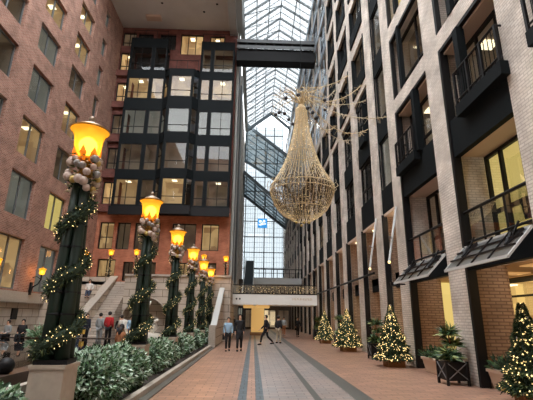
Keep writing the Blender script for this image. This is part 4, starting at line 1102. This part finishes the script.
# ------------------------------------------------------------------ people
def skin_mesh(name, verts, edges, radii, material, parent, root=0, sub=1):
    me = bpy.data.meshes.new(name); bm = bmesh.new(); sl = bm.verts.layers.skin.verify()
    vs = [bm.verts.new(v) for v in verts]
    for v, r, i in zip(vs, radii, range(len(vs))): v[sl].radius = (r, r) if not isinstance(r, tuple) else r; v[sl].use_root = (i == root)
    for a, b in edges: bm.edges.new((vs[a], vs[b]))
    bm.to_mesh(me); bm.free(); me.materials.append(MATS[material])
    o = bpy.data.objects.new(name, me); C.objects.link(o); o.parent = parent
    k = o.modifiers.new('skin', 'SKIN'); k.use_smooth_shade = True
    s = o.modifiers.new('sub', 'SUBSURF'); s.levels = sub; s.render_levels = sub
    return o
def person(x, y, rz, label, top='cloth_black', legs='cloth_black', pose='stand', z=0, hgt=1.74, hair='hair_dark', coat=False, bag=None, step=0.0, long_hair=False, arm=0.0):
    root = empty('person', (x, y, z), rz); S = hgt/1.74; V = lambda a, b, c: Vector((a*S, b*S, c*S))
    if pose == 'sit':
        off = -.42
        pel = V(0, 0, .92+off); kn = [V(s*.1, -.42, .95+off) for s in (-1, 1)]; an = [V(s*.1, -.46, .09) for s in (-1, 1)]
    else:
        off = 0; pel = V(0, 0, .92)
        kn = [V(-.09, -.06-step*.45, .5), V(.09, -.02+step*.25, .49)]; an = [V(-.09, -step*.8+.02, .09), V(.09, step*.95+.03, .09+step*.15)]
    hip = [pel+V(s*.09, 0, -.04) for s in (-1, 1)]
    wai = pel+V(0, 0, .17); ch = pel+V(0, 0, .40); nk = pel+V(0, 0, .58); hd = pel+V(0, -.02, .68); ht = pel+V(0, -.02, .80)
    sh = [ch+V(s*.18, 0, .09) for s in (-1, 1)]
    el = [sh[0]+V(-.05, .04+arm*-.1, -.27), sh[1]+V(.05, .04+arm*.1, -.27)]
    wr = [el[0]+V(.02, -.12-arm*.15, -.21), el[1]+V(-.02, -.12+arm*.1, -.21)]
    if pose == 'sit': wr = [el[0]+V(.08, -.22, -.08), el[1]+V(-.08, -.22, -.08)]
    ha = [w_+(w_-e_).normalized()*.09*S for w_, e_ in zip(wr, el)]
    ft = [a+V(0, -.15, -.05) for a in an]
    vs = [pel, wai, ch, nk, hd, ht]; ed = [(0, 1), (1, 2), (2, 3), (3, 4), (4, 5)]; rd = [(.13), .11, .13, .055, .085, .07]
    for i in (0, 1):
        n = len(vs); vs += [hip[i], kn[i], an[i], ft[i]]; rd += [.085, .055, .038, .035]; ed += [(0, n), (n, n+1), (n+1, n+2), (n+2, n+3)]
    for i in (0, 1):
        n = len(vs); vs += [sh[i], el[i], wr[i], ha[i]]; rd += [.06, .042, .028, .026]; ed += [(2, n), (n, n+1), (n+1, n+2), (n+2, n+3)]
        d = (ha[i]-wr[i]).normalized(); side = V(0, 1, 0)
        for q in range(4):
            b = len(vs); off_ = side*(.024*(q-1.5)); ln = (.055, .065, .06, .045)[q]
            vs += [ha[i]+off_+d*.02, ha[i]+off_*1.1+d*(.02+ln)]; rd += [.009, .008]; ed += [(n+3, b), (b, b+1)]
        b = len(vs); vs += [wr[i]+d*.05*S+V(0, -.045, 0)]; rd += [.010]; ed += [(n+3, b)]
    skin_mesh('body', vs, ed, [r*S if not isinstance(r, tuple) else r for r in rd], 'skin', root)
    # clothes
    vs = [pel+V(0, 0, -.05 if not coat else -.02), wai, ch, ch+V(0, 0, .14)]; ed = [(0, 1), (1, 2), (2, 3)]; rd = [.165, .14, .165, .09]
    if coat: vs.append(pel+V(0, 0, -.38)); rd.append(.17); ed.append((0, 4))
    for i in (0, 1):
        n = len(vs); vs += [sh[i], el[i], wr[i]]; rd += [.085, .065, .05]; ed += [(2, n), (n, n+1), (n+1, n+2)]
    skin_mesh('coat' if coat else 'jacket', vs, ed, [r*S for r in rd], top, root)
    vs = [pel]; ed = []; rd = [.135]
    for i in (0, 1): n = len(vs); vs += [hip[i], kn[i], an[i]+V(0, 0, .03)]; rd += [.105, .075, .058]; ed += [(0, n), (n, n+1), (n+1, n+2)]
    skin_mesh('trousers', vs, ed, [r*S for r in rd], legs, root)
    for i in (0, 1):
        m = MB(); a = an[i]; m.tube([a+V(0, .05, -.045), a+V(0, -.02, -.03), a+V(0, -.12, -.05), a+V(0, -.19, -.06)], [.04*S, .052*S, .045*S, .025*S], 8); m.build('shoe', 'cloth_black', root, True)
    m = MB(); m.ball(hd+V(0, .02, .075), .108*S, 12, sz=1.05)
    m.v = [(a, b+.01, c) if not (b < hd.y-.05*S and c < hd.z+.09*S) else (a, hd.y-.02, c) for a, b, c in m.v]
    if long_hair: m.tube([hd+V(0, .06, .06), hd+V(0, .09, -.1), hd+V(0, .1, -.22)], [.09, .09, .05], 8)
    m.build('hair', hair, root, True)
    m = MB()
    for s in (-1, 1): m.ball(hd+V(s*.035, -.085, .035), .011, 6)
    m.build('eyes', 'hair_dark', root)
    m = MB(); m.tube([hd+V(0, -.08, .03), hd+V(0, -.108, .0)], [.01, .016], 6); m.build('nose', 'skin', root, True)
    if bag:
        b_ = empty('handbag' if bag != 'cloth_black' else 'shoulder_bag', root.location+Vector((0, 0, 0)))
        b_.rotation_euler.z = rz; m = MB(); c = wr[0] if bag != 'cloth_black' else pel+V(-.24, .0, .0)
        m.box(c.x-.06, c.x+.06, c.y-.14, c.y+.14, c.z-.3, c.z-.05); m.build('bag_body', bag, b_)
        m = MB(); m.tube([c+V(0, -.1, -.06), c+V(0, -.06, .03 if bag != 'cloth_black' else .45), c+V(0, .06, .03 if bag != 'cloth_black' else .45), c+V(0, .1, -.06)], .012, 5); m.build('strap', bag, b_)
        tag(b_, 'yellow handbag held by the person in navy by the pool' if bag != 'cloth_black' else 'dark shoulder bag on the person in the pale blue jacket', 'bag')
    tag(root, label, 'person')
    return root
person(-1.24, 21.4, 0.1, 'person in a pale blue jacket and dark trousers walking towards the camera', 'cloth_blue', 'cloth_black', hgt=1.62, bag='cloth_black', step=.12)
person(-.67, 21.5, 0.05, 'person in a long black coat walking beside the one in pale blue', 'cloth_black', 'cloth_black', hgt=1.78, coat=True, step=.1, long_hair=True)
person(.84, 26.6, -1.35, 'person in black mid-stride crossing the walkway', 'cloth_black', 'cloth_black', hgt=1.78, step=.42, arm=.8)
person(1.74, 28.4, 2.6, 'person in a black jacket and khaki trousers seen from behind', 'cloth_black', 'cloth_khaki', hgt=1.76, step=.1)
person(3.0, 40.5, .2, 'person in light trousers far off beneath the retail bridge', 'cloth_grey', 'cloth_camel', hgt=1.7)
person(4.05, 37.8, .1, 'distant person in dark clothes walking beside the right shops', 'cloth_black', 'cloth_black', hgt=1.7, step=.1)
person(-1.9, 40.5, .3, 'distant person in black standing behind the pair by the stairs', 'cloth_black', 'cloth_black', hgt=1.76)
person(-10.1, 24.6, .3, 'person in grey at the left of the group behind the pool', 'cloth_grey', 'cloth_denim', hgt=1.72)
person(-9.6, 24.5, .9, 'person in navy holding a yellow bag behind the pool', 'cloth_navy', 'cloth_black', hgt=1.72, bag='bag_yellow')
person(-8.9, 24.7, 2.8, 'person in pale grey jacket with back turned behind the pool', 'cloth_grey', 'cloth_grey', hgt=1.76)
person(-8.35, 24.6, 3.0, 'person in a bright red coat standing behind the pool', 'cloth_red', 'cloth_black', hgt=1.84)
person(-7.6, 24.5, 2.5, 'person in white standing in front of the niche', 'cloth_white', 'cloth_denim', hgt=1.66)
person(-7.95, 25.3, .4, 'person in black between the red coat and the one in white', 'cloth_black', 'cloth_black', hgt=1.6)
person(-7.2, 25.1, .4, 'person in a pale blue jacket near the niche fountain', 'cloth_blue', 'cloth_denim', hgt=1.66)
person(-11.3, 28.5, .2, 'person in white seated on the stone landing beside the stairs', 'cloth_white', 'cloth_denim', pose='sit', z=2.74, hgt=1.66)
person(-13.5, 23.6, -.4, 'seated person in pale clothes at the far left edge of the pool', 'cloth_grey', 'cloth_black', pose='sit', z=.06, hgt=1.66)
person(-12.7, 23.6, .1, 'seated person in black on the rim at the far side of the pool', 'cloth_black', 'cloth_black', pose='sit', z=.06, hgt=1.72)
person(-4.9, 15.9, 2.6, 'person in a camel brown coat seated by the pool behind the second pedestal', 'cloth_camel', 'cloth_black', pose='sit', z=0.06, hgt=1.66, long_hair=True)
for x_, y_, rz_ in ((7.5, 9.0, 1.3), (7.5, 10.0, 1.8)):
    root = empty('office_chair', (x_, y_, 3.68), rz_)
    m = MB(); m.box(-.24, .24, -.24, .24, .45, .53); m.build('seat', 'cloth_black', root)
    m = MB(); m.tube([(-.2, .24, .6), (-.22, .27, 1.0), (0, .28, 1.08), (.22, .27, 1.0), (.2, .24, .6)], .03, 6); m.box(-.2, .2, .25, .28, .58, 1.04); m.build('backrest', 'cloth_black', root)
    m = MB(); m.tube([(0, 0, .45), (0, 0, .08)], .03, 6)
    for k in range(5): m.tube([(0, 0, .1), (.27*math.cos(k*1.2566), .27*math.sin(k*1.2566), .04)], .02, 5)
    m.build('base', 'metal_black', root)
    tag(root, 'black office chair behind the lit yellow window, the one nearer %s' % ('the picture edge' if y_ < 9.5 else 'the pale pier'), 'chair', 'office chairs')
# greenery on the far side of the pool
root = empty('leafy_bush', (-11.5, 23.6, .45)); m = MB(); random.seed(77)
for _ in range(500):
    v = Vector((random.gauss(0, 1), random.gauss(0, .5), abs(random.gauss(0, .6)))); m.leaf(v*.35, v+Vector((0, 0, .3)), .22, .08, random.choice((0, 1)))
m.build('foliage', ['leaf_green', 'leaf_sage'], root); m = MB(); m.box(-.5, .5, -.15, .15, 0, .2); m.build('planter_box', 'room_tan', root)
tag(root, 'low leafy bush on the far rim of the pool beside the seated person', 'bush')
print('objects', len(bpy.data.objects))
